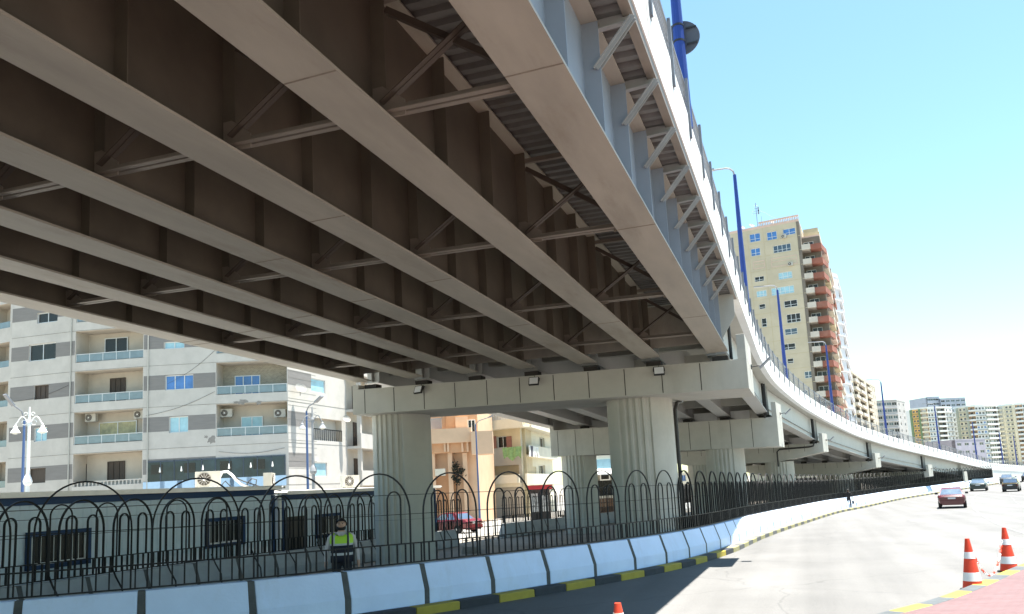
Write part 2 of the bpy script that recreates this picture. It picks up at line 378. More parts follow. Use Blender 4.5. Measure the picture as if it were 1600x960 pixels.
# ---- overhang brackets
for k in range(-1,11):
    Y=7.05+1.55*k+.1
    if Y>22.6: continue
    z0=zb(-2,Y); m=MB()
    m.bar((-1.99,Y,z0+1.60),(-1.40,Y,z0+1.63),.012,.16); m.bar((-1.99,Y-.04,z0+1.525),(-1.40,Y-.04,z0+1.555),.08,.012)
    bo=m.build('overhang_bracket',bracket_m,br)
    q=MB(); a=Vector((-1.86,Y-.02,z0+1.02)); b=Vector((-1.38,Y-.02,z0+1.57)); d=(b-a).normalized()
    for dx in (-.035,.035):
        o=Vector((0,dx-.075,0)); q.bar(a+o,b+o,.05,.016,0,(1,0,0)); q.bar(a+o+Vector((.03,0,-.01)),b+o+Vector((.03,0,-.01)),.008,.05,0,(1,0,0))
    q.build('strut',bracket_m,bo)
# ---- piers
PIER=[25.0,44.7,62.7,83.2,104,122]
DZ=[1.82]+[1.62]*5
def colprof(rad):
    ps=[]
    for k in range(180):
        a=2*PI*k/180; x=rad*math.cos(a); y=rad*math.sin(a)
        r=rad
        if abs(x)<.50*rad/1.05:
            u=(x/(.50*rad/1.05)+1)*4.5           # 9 strips: groove, rib, groove...
            if int(u)%2==0: r=rad-.055
        ps.append((r*math.cos(a),r*math.sin(a)))
    return ps
for pi_,(py,dz) in enumerate(zip(PIER,DZ)):
    P,nl,t=fr(py); rz=math.atan2(t.y,t.x)-PI/2
    def L(o,v,z,abs_=False): return P+nl*o+t*v+Vector((0,0,z+tl*o))
    top=-dz-.19; h=.87 if pi_==0 else (1.55 if pi_==1 else 1.25)
    half=1.4 if pi_==0 else (1.15 if pi_==1 else 1.0)
    oL=13.1 if pi_==0 else 13.0; oR=-.12 if pi_==0 else .05
    m=MB()
    if pi_<2:
        ch=.0
        poly=[(oR,top),(oL,top),(oL,top-h),(oR,top-h)]
        m.prism([L(o,-half,z) for o,z in poly],t*(2*half))
    else:
        poly=[(oR,top),(oL,top),(oL,top-.62),(oL-2.6,top-h),(oR+3.4,top-h),(oR,top-.62)]
        m.prism([L(o,-half,z) for o,z in poly],t*(2*half))
    # end blocks
    eb=.74 if pi_!=1 else .8
    for o0,o1,hh in ((oR,oR+.24,eb),(oL-.24,oL,.16 if pi_==0 else eb)):
        m.prism([L(o0,-half,top+.001),L(o1,-half,top+.001),L(o1,-half,top+hh),L(o0,-half,top+hh)],t*(2*half))
    # panel joints on the front
    for k in range(1,12):
        o=oR+(oL-oR)*k/11.6+.2
        if o>oL-.3: continue
        zz0=top-.03; zz1=top-h+.03
        if pi_>=2: zz1=top-.55
        c=L(o,-half-.001,(zz0+zz1)/2); m.box(c,(.028,.012,zz0-zz1),1,rz)
    cap=m.build('pier_cap',[concrete,groove],br)
    bv=cap.modifiers.new('edge','BEVEL'); bv.width=.035; bv.segments=2; bv.limit_method='ANGLE'
    # bearing pedestals
    for j in range(7):
        o=.65+1.98*j if pi_==0 else .85+2.05*j
        if o>oL-.5: continue
        for oo,v in ([(o,-.95),(.85+2.05*j,.75)] if pi_==0 else [(o,-.25)]):
            if oo>oL-.4: continue
            q=MB(); q.box(L(oo,v,top+.09),(.45,.4,.17),0,rz); q.build('bearing',mat('bearing_dark',(.05,.045,.04),.8,.2,6),cap)
    if pi_<5:
        offs={0:(3.42,12.1),1:(3.1,11.7)}.get(pi_,(3.5,9.6))
        for o in offs:
            c=L(o,.25 if pi_==0 else 0,0); zt=c.z+top-h+.02+0*tl; z0=zg(c.y)-.1
            ps=colprof(1.05); q=MB(); n=len(ps)
            zs=[z0,z0+.9,z0+.915,z0+1.75,z0+1.765,zt]; vs=[]; 
            for iz,z in enumerate(zs): vs+=[Vector((c.x+x,c.y+y,z)) for x,y in ps]
            fs=[(i*n+k,i*n+(k+1)%n,(i+1)*n+(k+1)%n,(i+1)*n+k) for i in range(len(zs)-1) for k in range(n)]
            q.add(vs,fs); 
            q.m=[1 if (f//n) in (1,3) else 0 for f in range(len(fs))]
            smooth_by_angle(q.build('column',[concrete,mat('lift_joint',(.3,.29,.26),.9,.1,4)],br),14)
# ---- later spans
ENDS=[25.5]+[p for p in PIER[1:]]+[140.2]
for s_ in range(6):
    ya=PIER[s_]+.12 if s_ else 25.0; yb=(PIER+[140.3])[s_+1]-.12
    for j in range(7):
        oa=.85+2.05*j; ob=oa
        A=ept(ya,oa); B=ept(yb,ob); dirv=(B-A); dirv.z=0; dirv.normalize(); sd=Vector((dirv.y,-dirv.x,0))
        g=MB()
        def pl(w0,w1,d0,d1,mi=0):
            p=[]
            for d in (d0,d1):
                for Q,w in ((A,w0),(A,w1),(B,w1),(B,w0)): p.append(Q+sd*w+Vector((0,0,d)))
            g.hexa(p,mi)
        pl(-.3,.3,-1.62,-1.58); pl(-.012,.012,-1.58,-.0); 
        if j==0: pl(.013,.12,-1.17,-1.15)
        for e in (A+dirv*.15,B-dirv*.15,):
            g.box(e+Vector((0,0,-.8)),(.5,.03,1.54),0,math.atan2(dirv.y,dirv.x)-PI/2)
        g.build('girder',steel_light,br)
# cross beams between the later girders
for s_ in range(6):
    ya=PIER[s_]; yb=(PIER+[140.3])[s_+1]; m=MB()
    for f in ((.06 if s_ else .07),.36,.66,.93):
        yy=lerp(ya,yb,f); a=ept(yy,.9); b=ept(yy,.85+12.3)
        m.bar(a+Vector((0,0,-.75)),b+Vector((0,0,-.75)),.25,.8)
    m.build('cross_beam',concrete,br)
# drain pipes at the piers
for pi_ in range(5):
    py=PIER[pi_]; P,nl,t=fr(py); h=.87 if pi_==0 else 1.25
    def L(o,v,z): return P+nl*o+t*v+Vector((0,0,z+tl*o))
    m=MB()
    if pi_==0:
        z0=L(2.36,.75,0); m.tube([L(1.2,1.5,-2.0),L(2.2,1.5,-2.85),L(2.3,.8,-2.98),(z0.x,z0.y,z0.z-3.2),(z0.x,z0.y,zg(py)+.1)],.06,8)
    else:
        m.tube([L(.62,-1.35,.0),L(.62,-1.35,-1.85)]+([L(.66,-1.35,-1.98),L(1.0,-1.3,-2.05),L(3.1,-1.25,-2.12),L(3.3,-1.25,-2.3),L(3.3,-1.25,-3.4)] if pi_==2 else []),.06,8)
    m.build('drain_pipe',pvc,br)
    q=MB(); q.tube([L(.5,1.42 if pi_==0 else -1.5,-.05),L(.5,1.42 if pi_==0 else -1.5,-1.7)],.055,8); q.build('drain_pipe',pvc,br)
# abutment and retaining wall
m=MB(); P,nl,t=fr(140.4)
A=ept(140.4,.0); B=ept(140.4,W)
m.prism([A+Vector((0,0,.1)),B+Vector((0,0,.1)),Vector((B.x,B.y,-1.6)),Vector((A.x,A.y,-1.6))],t*1.0)
m.build('abutment',concrete,br)
m=MB()
for off in (.06,W-.06):
    yy=141.5
    while yy<226:
        a=ept(yy,off,-.01); b=ept(min(yy+3,226),off,-.01)
        m.hexa([Vector((a.x,a.y,-1.6)),Vector((b.x,b.y,-1.6)),Vector((b.x,b.y,-1.6))+nl*.25,Vector((a.x,a.y,-1.6))+nl*.25,a,b,b+nl*.25,a+nl*.25])
        for k in range(5):
            q=a.lerp(b,k/5); m.box((q.x,q.y,(q.z-1.3)/2),(.08,.05,max(.2,q.z+1.3)),0,math.atan2(t.y,t.x)-PI/2)
        yy+=3.02
m.build('retaining_wall',white_paint,br)
# ---- floodlights on the piers (separate fittings)
frame_k=mat('flood_frame',(.02,.02,.02),.4,.1,6); flood_glass=mat('flood_glass',(.78,.79,.80),.25,.04,4,spec=.7)
def floodlight(loc,rz,tilt,label,grp,w=.32,h=.27):
    e=thing('floodlight',label,'floodlight',loc,grp,rz); M=Matrix.Rotation(tilt,3,'X')
    m=MB(); m.box((0,-.16,0),(w,.07,h),0,M); 
    for k in range(5): m.box(Vector((0,-.16,0))+M@Vector((-w*.4+k*w*.2,.05,0)),(.012,.04,h*.8),0,M)
    m.build('housing',frame_k,e,local=True)
    m=MB(); m.box(Vector((0,-.16,0))+M@Vector((0,-.037,0)),(w*.86,.006,h*.84),0,M); m.build('glass_front',flood_glass,e,local=True)
    m=MB(); m.tube([(-w*.52,-.15,0),(-w*.52,-.03,.1),(0,-.01,.12),(w*.52,-.03,.1),(w*.52,-.15,0)],.013,6); m.tube([(0,-.01,.12),(0,.0,.26)],.008,6); m.build('bracket',frame_k,e,local=True)
    return e
for (px,py,w_) in ((655,609,'left'),(833,596,'middle'),(1028,580,'right')):
    p=on_y(px,py,23.42); p.y=23.6
    floodlight(p,R_({'left':-14,'middle':6,'right':10}[w_]),R_(-24),{'left':'small black floodlight on the pier cap above the left column','middle':'small black floodlight mid-way along the front pier cap','right':'small black floodlight on the pier cap above the right column'}[w_],'floodlights on the front pier cap')
# LED floodlights on the pier-cap ends
lab=['first','second','third','fourth','fifth']
for i,py in enumerate(PIER[:5]):
    P,nl,t=fr(py); top=-DZ[i]-.19
    c=P-nl*(.14 if i==0 else -.03)+t*.25+Vector((0,0,top+ (.25 if i else -.05)))
    e=thing('floodlight','flat LED floodlight on an arm at the white end of the %s pier cap'%lab[i],'floodlight',c,'floodlights on the pier cap ends',math.atan2(t.y,t.x)-PI/2)
    m=MB(); m.tube([(0,0,0),(.22,0,.02),(.3,0,.0)],.02,6); m.box((.02,0,0),(.03,.14,.14)); m.build('arm',frame_k,e,local=True)
    m=MB(); m.box((.42,0,.08),(.42,.3,.045),0,Matrix.Rotation(R_(-42),3,'Y')); h=m.build('lamp_head',lamp_grey,e,local=True)
    m=MB(); m.box(Vector((.42,0,.08))+Matrix.Rotation(R_(-42),3,'Y')@Vector((0,0,.025)),(.36,.25,.006),0,Matrix.Rotation(R_(-42),3,'Y')); m.build('lens',flood_glass,h,local=True)
# ---- lamp posts standing on the parapet
def led_lamp(Y,label,H=6.5,sign=False):
    P,nl,t=fr(Y); base=P+nl*.0+Vector((0,0,.35)); rz=math.atan2(nl.y,nl.x)
    e=thing('street_lamp',label,'street lamp',base,'blue lamp posts along the flyover',rz)     # local +x points over the deck
    m=MB(); m.tube([(.09,0,.62),(.09,0,H-.35)],[.125,.062],12); m.box((.10,0,.72),(.2,.34,.04)); m.build('pole',blue_paint,e,local=True,smooth=False)
    m=MB(); pts=[(.09,0,H-.36)]+[(.09+.32*(1-math.cos(a)),0,H-.36+.34*math.sin(a)) for a in (R_(30),R_(60),R_(90))]+[(.88,0,H-.0)]
    m.tube(pts,.036,8); m.build('arm',lamp_grey,e,local=True)
    m=MB(); m.prism([(.84,-.10,H-.02),(1.45,-.07,H+.03),(1.45,.07,H+.03),(.84,.10,H-.02)],(0,0,.06)); m.build('lamp_head',lamp_grey,e,local=True)
    return e
lamps=[(14.4,'nearest blue lamp post, with a round sign strapped to it'),(31,'tall blue lamp post in front of the left edge of the beige tower'),(49.5,'blue lamp post standing in front of the middle of the beige tower'),
 (67.3,'blue lamp post in front of the red balconies of the beige tower'),(88,'dark lamp post standing against the sky before the low grey block'),(109.5,'dark lamp post in front of the block with the orange strip'),
 (131,'thin lamp post between the two curved white blocks'),(152,'thin distant lamp post in front of the rightmost white block'),(166,'faint thin lamp post nearest the right edge of the picture')]
for Y,l in lamps: led_lamp(Y,l)
P,nl,t=fr(14.4); q=on_y(1068,62,14.62)
e=thing('road_sign','round traffic sign seen from its grey back, strapped to the nearest lamp post','road sign',(P.x-.09,14.4,q.z-.3))
cx=P.x-.06
m=MB(); m.lathe((cx,14.58,q.z),[(.335,-.012),(.345,0),(.335,.012)],40,0,'Y'); m.build('sign_disc',mat('sign_back',(.62,.66,.74),.45,.06,3,metal=.3),e)
m=MB(); 
m.lathe((cx,14.572,q.z),[(.346,-.016),(.352,0),(.346,.016)],40,0,'Y'); m.build('rim',mat('sign_rim',(.06,.07,.09),.5,.1,3),e)
for dz in (-.16,.16):
    m=MB(); m.lathe((P.x-.09,14.4,q.z+dz),[(.112,-.02),(.112,.02)],16); m.box((P.x+.14,14.52,q.z+dz),(.2,.02,.03)); m.build('clamp',frame_k,e)
# ================================================================ ground, roads, kerbs
yl=[-400,-60,-20]+[-15+5*i for i in range(26)]+[140,200,300,500,900,1600,3200]
m=MB(); n=len(yl)
m.add([(-1500,y,zg(y)-.03) for y in yl]+[(1800,y,zg(y)-.03) for y in yl],[(i,n+i,n+i+1,i+1) for i in range(n-1)])
struct(m.build('ground',dirt,recalc=False))
BP=[(-22,2.0),(-18,4.6),(-14.5,7.2),(-12.07,9.24),(-10.3,10.9),(-9.25,12.2),(-8.38,13.5),(-7.55,14.95),(-6.75,16.45),(-6.0,18.05),(-5.33,19.55),(-4.72,21.0),(-4.2,22.5),(-3.78,24.0),(-3.4,26),(-2.95,29),(-2.3,36),(-1.0,45.7),(1.5,61.5),(4.0,71.5),(8.75,90),(14.8,107),(20.5,121.5),(27.7,140)]
def resample(pts,step,closed=False):
    # Catmull-Rom then equal steps
    P=[Vector((*p,0)) for p in pts]; fine=[]
    for i in range(len(P)-1):
        p0=P[max(i-1,0)];p1=P[i];p2=P[i+1];p3=P[min(i+2,len(P)-1)]
        for k in range(24):
            t=k/24; fine.append(.5*((2*p1)+(p2-p0)*t+(2*p0-5*p1+4*p2-p3)*t*t+(3*p1-p0-3*p2+p3)*t**3))
    fine.append(P[-1]); out=[fine[0].copy()]; acc=0; 
    for a,b in zip(fine[:-1],fine[1:]):
        l=(b-a).length
        while acc+l>=step:
            t=(step-acc)/l; a=a.lerp(b,t); out.append(a.copy()); l=(b-a).length; acc=0
        acc+=l
    return out
def offset(pts,d):
    o=[]
    for i,p in enumerate(pts):
        t=(pts[min(i+1,len(pts)-1)]-pts[max(i-1,0)]).normalized(); o.append(p+Vector((t.y,-t.x,0))*d)   # +d to the right
    return o
bpath=resample(BP,1.0)
# road: from the barrier kerb to far right
m=MB(); L_=[p for p in offset(bpath,.3)]
L_=[Vector((-60,-20,0)),Vector((-30,-6,0))]+L_+[Vector((45,190,0)),Vector((120,330,0)),Vector((300,620,0))]
cols=[0,.04,.1,.2,.4,.7,1]
vs=[]
for p in L_:
    xr=max(60,p.x+60)
    for c in cols: vs.append((lerp(p.x,xr,c),p.y,zg(p.y)+.004))
k=len(cols); m.add(vs,[(i*k+j,i*k+j+1,(i+1)*k+j+1,(i+1)*k+j) for i in range(len(L_)-1) for j in range(k-1)])
struct(m.build('road',asphalt,recalc=False))
m=MB(); ys=[-20+8*i for i in range(24)]
m.add([(-19.5,y,zg(y)-.012) for y in ys]+[(-46,y,zg(y)-.012) for y in ys],[(i,i+1,len(ys)+i+1,len(ys)+i) for i in range(len(ys)-1)])
struct(m.build('side_street',asphalt2,recalc=False))
# kerb under the barrier: painted blocks
def kerb(path,w,h,block,m0,m1,name,sunpale=False):
    pts=resample([(p.x,p.y) for p in path],block); right=offset(pts,w/2); left=offset(pts,-w/2)
    m=MB(); random.seed(4)
    for i in range(len(pts)-1):
        a0,a1=right[i],right[i+1].lerp(right[i],.010); c0,c1=left[i],left[i+1].lerp(left[i],.010)
        z0,z1=zg(a0.y),zg(a1.y); j=random.uniform(-.006,.006)
        mi=i%2+(2 if sunpale and a0.y>27.5 else 0)  # paler painted-in sun where the kerb leaves the flyover shadow
        m.hexa([(a0.x,a0.y,z0-.1),(a1.x,a1.y,z1-.1),(c1.x,c1.y,z1-.1),(c0.x,c0.y,z0-.1),(a0.x+j,a0.y,z0+h),(a1.x+j,a1.y,z1+h),(c1.x,c1.y,z1+h),(c0.x,c0.y,z0+h)],mi)
    o=m.build(name,[m0,m1,kerb_y_sun,kerb_k_sun]); bv=o.modifiers.new('edge','BEVEL'); bv.width=.022; bv.segments=2; bv.limit_method='ANGLE'; bv.angle_limit=R_(50)
    return struct(o)
kerb(offset(bpath,.42),.30,.17,1.07,kerb_y,kerb_k,'kerb',True)
# footing strip behind the kerb
m=MB(); a=offset(bpath,.28); b=offset(bpath,-1.45)
for p,q,r,s in zip(a[:-1],a[1:],b[1:],b[:-1]): m.add([(v.x,v.y,zg(v.y)+.15) for v in (p,q,r,s)],[(0,1,2,3)])
for q,r in zip(b[:-1],b[1:]): m.add([(q.x,q.y,zg(q.y)+.15),(r.x,r.y,zg(r.y)+.15),(r.x,r.y,zg(r.y)-.1),(q.x,q.y,zg(q.y)-.1)],[(0,1,2,3)])
struct(m.build('pavement_strip',mat('strip_concrete',(.3,.29,.27),.9,.15,1.5,bump=.2,stain=.4),recalc=False))
# paving island the photographer stands on
IP=[(-1.9,-12),(-1.85,0),(-1.75,5),(-1.45,8),(-.85,10.4),(0.05,12.3),(1.0,14.0),(1.6,14.95),(2.2,16.1),(3.06,18.0),(4.05,20.3),(4.6,21.5),(6.0,24.4),(8.4,28.5),(12,33.5),(17,39)]
ipath=resample(IP,.6)
kerb(offset(ipath,.14),.28,.15,.95,kerb_y,kerb_g,'island_kerb')
m=MB(); a=offset(ipath,.281); vs=[]
for p in a: vs+=[(p.x,p.y,zg(p.y)+.146),(p.x+5.5,p.y-2.5,zg(p.y-2.5)+.146)]
m.add(vs,[(2*i,2*i+1,2*i+3,2*i+2) for i in range(len(a)-1)])
struct(m.build('pavement',pink,recalc=False))
# lane markings
line_w=mat('road_marking',(.155,.155,.15),.7,.2,2.5,stain=.8,stain_col=(.11,.11,.105))
def strip(pts,w,name,dash=None):
    P=resample(pts,.6); a=offset(P,w/2); b=offset(P,-w/2); m=MB()
    for i in range(len(P)-1):
        if dash and (i*.6)%(dash[0]+dash[1])>dash[0]: continue
        m.add([(v.x,v.y,zg(v.y)+.010) for v in (a[i],a[i+1],b[i+1],b[i])],[(0,1,2,3)])
    struct(m.build(name,line_w,recalc=False))
g2=lambda px,py:(lambda v:(v.x,v.y))(ground_at(px,py))
strip([g2(*p) for p in ((1640,845),(1600,834),(1565,822),(1546,813),(1527,800),(1519,789),(1524,775),(1545,765))],.12,'lane_line')
strip([g2(*p) for p in ((1640,806),(1612,799),(1594,790),(1582,779),(1577,770),(1580,762))],.12,'lane_dash',(2.4,2.0))
# ================================================================ barriers
BL=1.78
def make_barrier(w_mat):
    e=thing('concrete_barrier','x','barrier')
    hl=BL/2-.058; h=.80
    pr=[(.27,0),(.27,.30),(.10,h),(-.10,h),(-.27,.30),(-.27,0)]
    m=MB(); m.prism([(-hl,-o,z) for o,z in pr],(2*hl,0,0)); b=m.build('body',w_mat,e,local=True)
    bv=b.modifiers.new('edge','BEVEL'); bv.width=.018; bv.segments=2; bv.limit_method='ANGLE'
    m=MB(); m.prism([(hl+.001,-o*.98,z*.992) for o,z in pr],(.114,0,0)); m.build('joint',mortar,e,local=True)
    return e
bseg=resample(BP,BL)
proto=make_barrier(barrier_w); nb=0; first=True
# fence panel
def fence_panel_mesh(Wd,H,dp=.03,bw=.024):
    m=MB(); r=Wd*.405; side=(0,1,0)
    def arch(cx,rad,ztop,zbot,ww=bw,nn=20):
        pts=[(cx-rad,0,zbot)]+[(cx-rad*math.cos(PI*k/nn),0,ztop-rad*1.15+rad*1.15*math.sin(PI*k/nn)) for k in range(nn+1)]+[(cx+rad,0,zbot)]
        m.ribbon(pts,dp,ww,side)
    arch(0,r,H,.04,bw+.004)
    for cx in (-r*.47,r*.47): arch(cx,r*.22,H*.80,.42)
    for z in (.03,.42): m.bar((-Wd/2,0,z),(Wd/2,0,z),.028,.026)
    for z in (1.02,1.42): m.bar((-Wd/2,.03,z),(Wd/2,.03,z),.012,.012)
    k=9
    for i in range(k):
        x=-Wd/2+Wd*(i+.5)/k
        if abs(abs(x)-r)<.05: continue
        m.box((x,0,.225),(bw,dp,.36))
    return m
FH=1.86
nf=thing('metal_fence','black iron arched fence on top of the white barriers beside the road','fence',(*bseg[6].xy,zg(bseg[6].y)+.94))
panel=fence_panel_mesh(BL,FH).build('fence_panel',black_iron,None)
panel.parent=nf; pan_first=True; pd_=fence_panel_mesh(BL,FH,.05,.030).build('fence_panel',black_iron,None); pdeep=pd_.data; D.objects.remove(pd_)
shadeN=0
names10=['lowest in the picture, left end of the near row','second from the lower left end','third from the lower left end','fourth from the lower left end','just below the guard, left piece','just below the guard, right piece','below the left column','right of the left column','between the two columns','before the right column']
lit=0
for i in range(2,len(bseg)-1):
    p,q=bseg[i],bseg[i+1]; c=(p+q)/2
    if c.y>139.5: break
    rz=math.atan2(q.y-p.y,q.x-p.x); nrm=Vector((math.sin(rz),-math.cos(rz),0))
    b=proto if first else copy_tree(proto); first=False
    cc=c-nrm*.10; b.location=(cc.x,cc.y,zg(c.y)+.15); sl=(zg(q.y)-zg(p.y))/BL; b.rotation_euler=(random.uniform(-.006,.006),-math.atan(sl),rz+random.uniform(-.007,.007)); b.location+=nrm*random.uniform(-.012,.012)
    if c.y<28.5:
        b['label']='shaded white concrete barrier under the flyover, in the near row along the kerb'; b['group']='barriers in the shade along the kerb'
    else:
        b['label']='sunlit white concrete barrier in the long row curving beside the road'; b['group']='sunlit barriers along the road'
    f=panel if pan_first else (panel.copy() if c.y<25 else D.objects.new('fence_panel',pdeep))
    if not pan_first: COL.objects.link(f)
    pan_first=False; f.parent=nf
    f.location=Vector((cc.x-nrm.x*.02,cc.y-nrm.y*.02,zg(c.y)+.955))-Vector(nf.location); f.rotation_euler=(0,-math.atan(sl),rz)
# far row
ff=thing('metal_fence','black iron arched fence on the grey barriers in front of the blue-trimmed cabins','fence',(-16.5,20,zg(20)+.9))
fprot=None; FBL=1.56; pf_=fence_panel_mesh(FBL,1.84,.04,.034).build('fence_panel',black_iron,None); pfar=pf_.data; D.objects.remove(pf_)
def far_row(y0,y1,x0,x1,lab,grp,fence,fstop=None):
    global fprot
    n=int((y1-y0)/BL)
    for k in range(n):
        y=y0+BL*(k+.5); t=(y-y0)/(y1-y0); x=lerp(x0,x1,t); dx=(x1-x0)/(y1-y0); rz=math.atan2(1,dx)
        if fprot is None: b=fprot=make_barrier(barrier_g)
        else: b=copy_tree(fprot)
        b.location=(x,y,zg(y)); b.rotation_euler=(0,R_(.84),rz); b['label']=lab; b['group']=grp
    for k in range(int((y1-y0)/FBL)):
        y=y0+FBL*(k+.5); t=(y-y0)/(y1-y0); x=lerp(x0,x1,t)
        f=D.objects.new('fence_panel',pfar); COL.objects.link(f); f.parent=fence
        f.location=Vector((x,y,zg(y)+.805))-Vector(fence.location); f.rotation_euler=(0,R_(.84),rz)
far_row(7.5,37.2,-16.55,-16.45,'grey concrete barrier under the far fence in front of the cabins','grey barriers in front of the cabins',ff)
ff2=thing('metal_fence','black iron fence beyond the gap, behind the far piers','fence',(-15.9,50,zg(50)+.9))
far_row(42,90,-16.2,-9.8,'grey concrete barrier beyond the gap, behind the far piers','grey barriers beyond the gap',ff2)
e=thing('added_screen','long added dark hoarding along the far side under the flyover','screen',(-16,60,zg(60)))  # added dark screen, makes the area behind the far fence black
hp=resample([(-15.2,75),(-11.5,88),(-3.5,108),(4,122),(8.5,131)],2.4)
for p_,q_ in zip(hp[:-1],hp[1:]):
    m=MB(); m.bar((p_.x,p_.y,zg(p_.y)+1.3),(q_.x,q_.y,zg(q_.y)+1.3),.05,2.5); m.build('panel',mat('screen_dark',(.028,.03,.032),.8,.25,.8,stain=.3,stain_col=(.06,.055,.05)),e)
m=MB()
for p_ in hp: m.box((p_.x,p_.y,zg(p_.y)+1.35),(.1,.1,2.7))
m.build('post',black_iron,e)
# raking stays
m=MB()
for k in range(17):
    y=8.2+BL*k; 
    m.ribbon([(-16.42,y,zg(y)+1.0),(-16.30,y+.03,zg(y)+.72),(-16.12,y+.06,zg(y)+.42),(-16.10,y+.06,zg(y)+.15)],.04,.02,(0,1,0))
m.build('stay',black_iron,ff)
# gate at the gap
e=thing('metal_gate','low black railing gate standing at the gap in the far barriers','gate',(-16.3,39.5,zg(39.5)))
m=MB(); z=zg(39.5)
for zz in (.15,.75,1.05): m.bar((-16.9,38.0,z+zz),(-15.6,41.0,z+zz),.04,.04)
m.build('rail',black_iron,e)
m=MB()
for k in range(11): m.bar((-16.9+1.3*k/10,38+.3*k,z+.02),(-16.9+1.3*k/10,38+.3*k,z+1.1),.03,.03)
m.build('upright',black_iron,e)
# ================================================================ cabins
cab_wall=mat('cabin_sheet',(.68,.76,.82),.55,.05,1.5,stain=.2,stain_col=(.48,.53,.56),streak=.5)
roof_w=mat('cabin_roof',(.72,.70,.65),.6,.08,2,stain=.3,stain_col=(.5,.45,.36))
def cabin(y0,y1,label,wins,door=None):
    X=-17.45; z0=zg((y0+y1)/2)-.05; h=2.86
    e=thing('site_cabin',label,'cabin',(X-1.2,(y0+y1)/2,z0))
    m=MB(); y=y0; pr=[]
    while y<y1-.01:
        for dy,dx in ((0,0),(.14,0),(.165,.028),(.225,.028),(.25,0)): pr.append((X+dx,min(y+dy,y1)))
        y+=.25
    n=len(pr); m.add([(x,y,z0) for x,y in pr]+[(x,y,z0+h-.12) for x,y in pr],[(i,i+1,n+i+1,n+i) for i in range(n-1)])
    m.bx(X-2.4,X-.03,y0,y1,z0,z0+h-.12)
    m.build('wall',cab_wall,e,recalc=False)
    m=MB(); m.bx(X-.02,X+.07,y0-.02,y1+.02,z0+h-.20,z0+h)
    for y in (y0,y1): m.bx(X-.03,X+.06,y-.07,y+.07,z0,z0+h-.21)
    m.build('trim',blue_trim,e)
    m=MB(); y=y0-.1; pr=[]
    while y<y1+.1:
        for dy,dz in ((0,0),(.11,0),(.13,.035),(.19,.035),(.22,0)): pr.append((y+dy,dz))
        y+=.22
    n=len(pr); x0,x1=X+.33,X-2.5
    m.add([(x0,y,z0+h+dz+.005) for y,dz in pr]+[(x0,y,z0+h+dz+.05) for y,dz in pr]+[(x1,y,z0+h+dz+.15) for y,dz in pr]+[(x1,y,z0+h+dz+.06) for y,dz in pr],
          [(k*n+i,k*n+i+1,((k+1)%4)*n+i+1,((k+1)%4)*n+i) for k in range(4) for i in range(n-1)])
    m.bx(x0,x0+.012,y0-.08,y1+.08,z0+h-.02,z0+h+.11)
    m.build('roof',roof_w,e,recalc=False)
    for (a,b,c,d) in wins:
        w=MB(); t=.11
        for q in ((a,b,c,c+t),(a,b,d-t,d),(a,a+t,c+t,d-t),(b-t,b,c+t,d-t)): w.bx(X+.03,X+.10,q[0],q[1],z0+q[2],z0+q[3])
        wo=w.build('window',blue_trim,e)
        w=MB(); w.bx(X+.032,X+.05,a+t,b-t,z0+c+t,z0+d-t); w.build('pane',glass_dark,wo)
        w=MB(); mid=(a+b)/2
        for q in ((mid-.03,mid+.03,c+t,d-t),(a+t,b-t,c+t,c+t+.05),(a+t,a+t+.05,c+t,d-t),(b-t-.05,b-t,c+t,d-t)): w.bx(X+.051,X+.075,q[0],q[1],z0+q[2],z0+q[3])
        for k in range(9):
            yy=lerp(a+t,b-t,(k+.5)/9); w.bx(X+.076,X+.088,yy-.008,yy+.008,z0+c+t,z0+d-t)
        w.build('frame',alu,wo)
    if door:
        a,b=door; w=MB(); w.bx(X+.02,X+.07,a,b,z0+.05,z0+2.05); w.build('door',mat('cabin_door',(.08,.07,.06),.6,.2,4),e)
    return e
cabin(9.2,23.1,'pale sheet-metal site cabin with blue trim and two blue-framed windows, left one of the two',[(13.75,15.55,1.12,2.02),(19.75,21.55,1.10,2.02)])
cabin(23.6,36.0,'pale sheet-metal site cabin with blue trim behind the guard and the left column',[(25.6,27.3,1.15,2.05)],(23.9,24.9))
e=thing('drain_pipe','white downpipe in the gap between the two cabins','pipe',(-17.3,23.35,zg(23.3)))
m=MB(); m.tube([(-17.34,23.35,zg(23.3)),(-17.34,23.35,zg(23.3)+2.75)],.07,10); m.build('pipe',lamp_white,e)
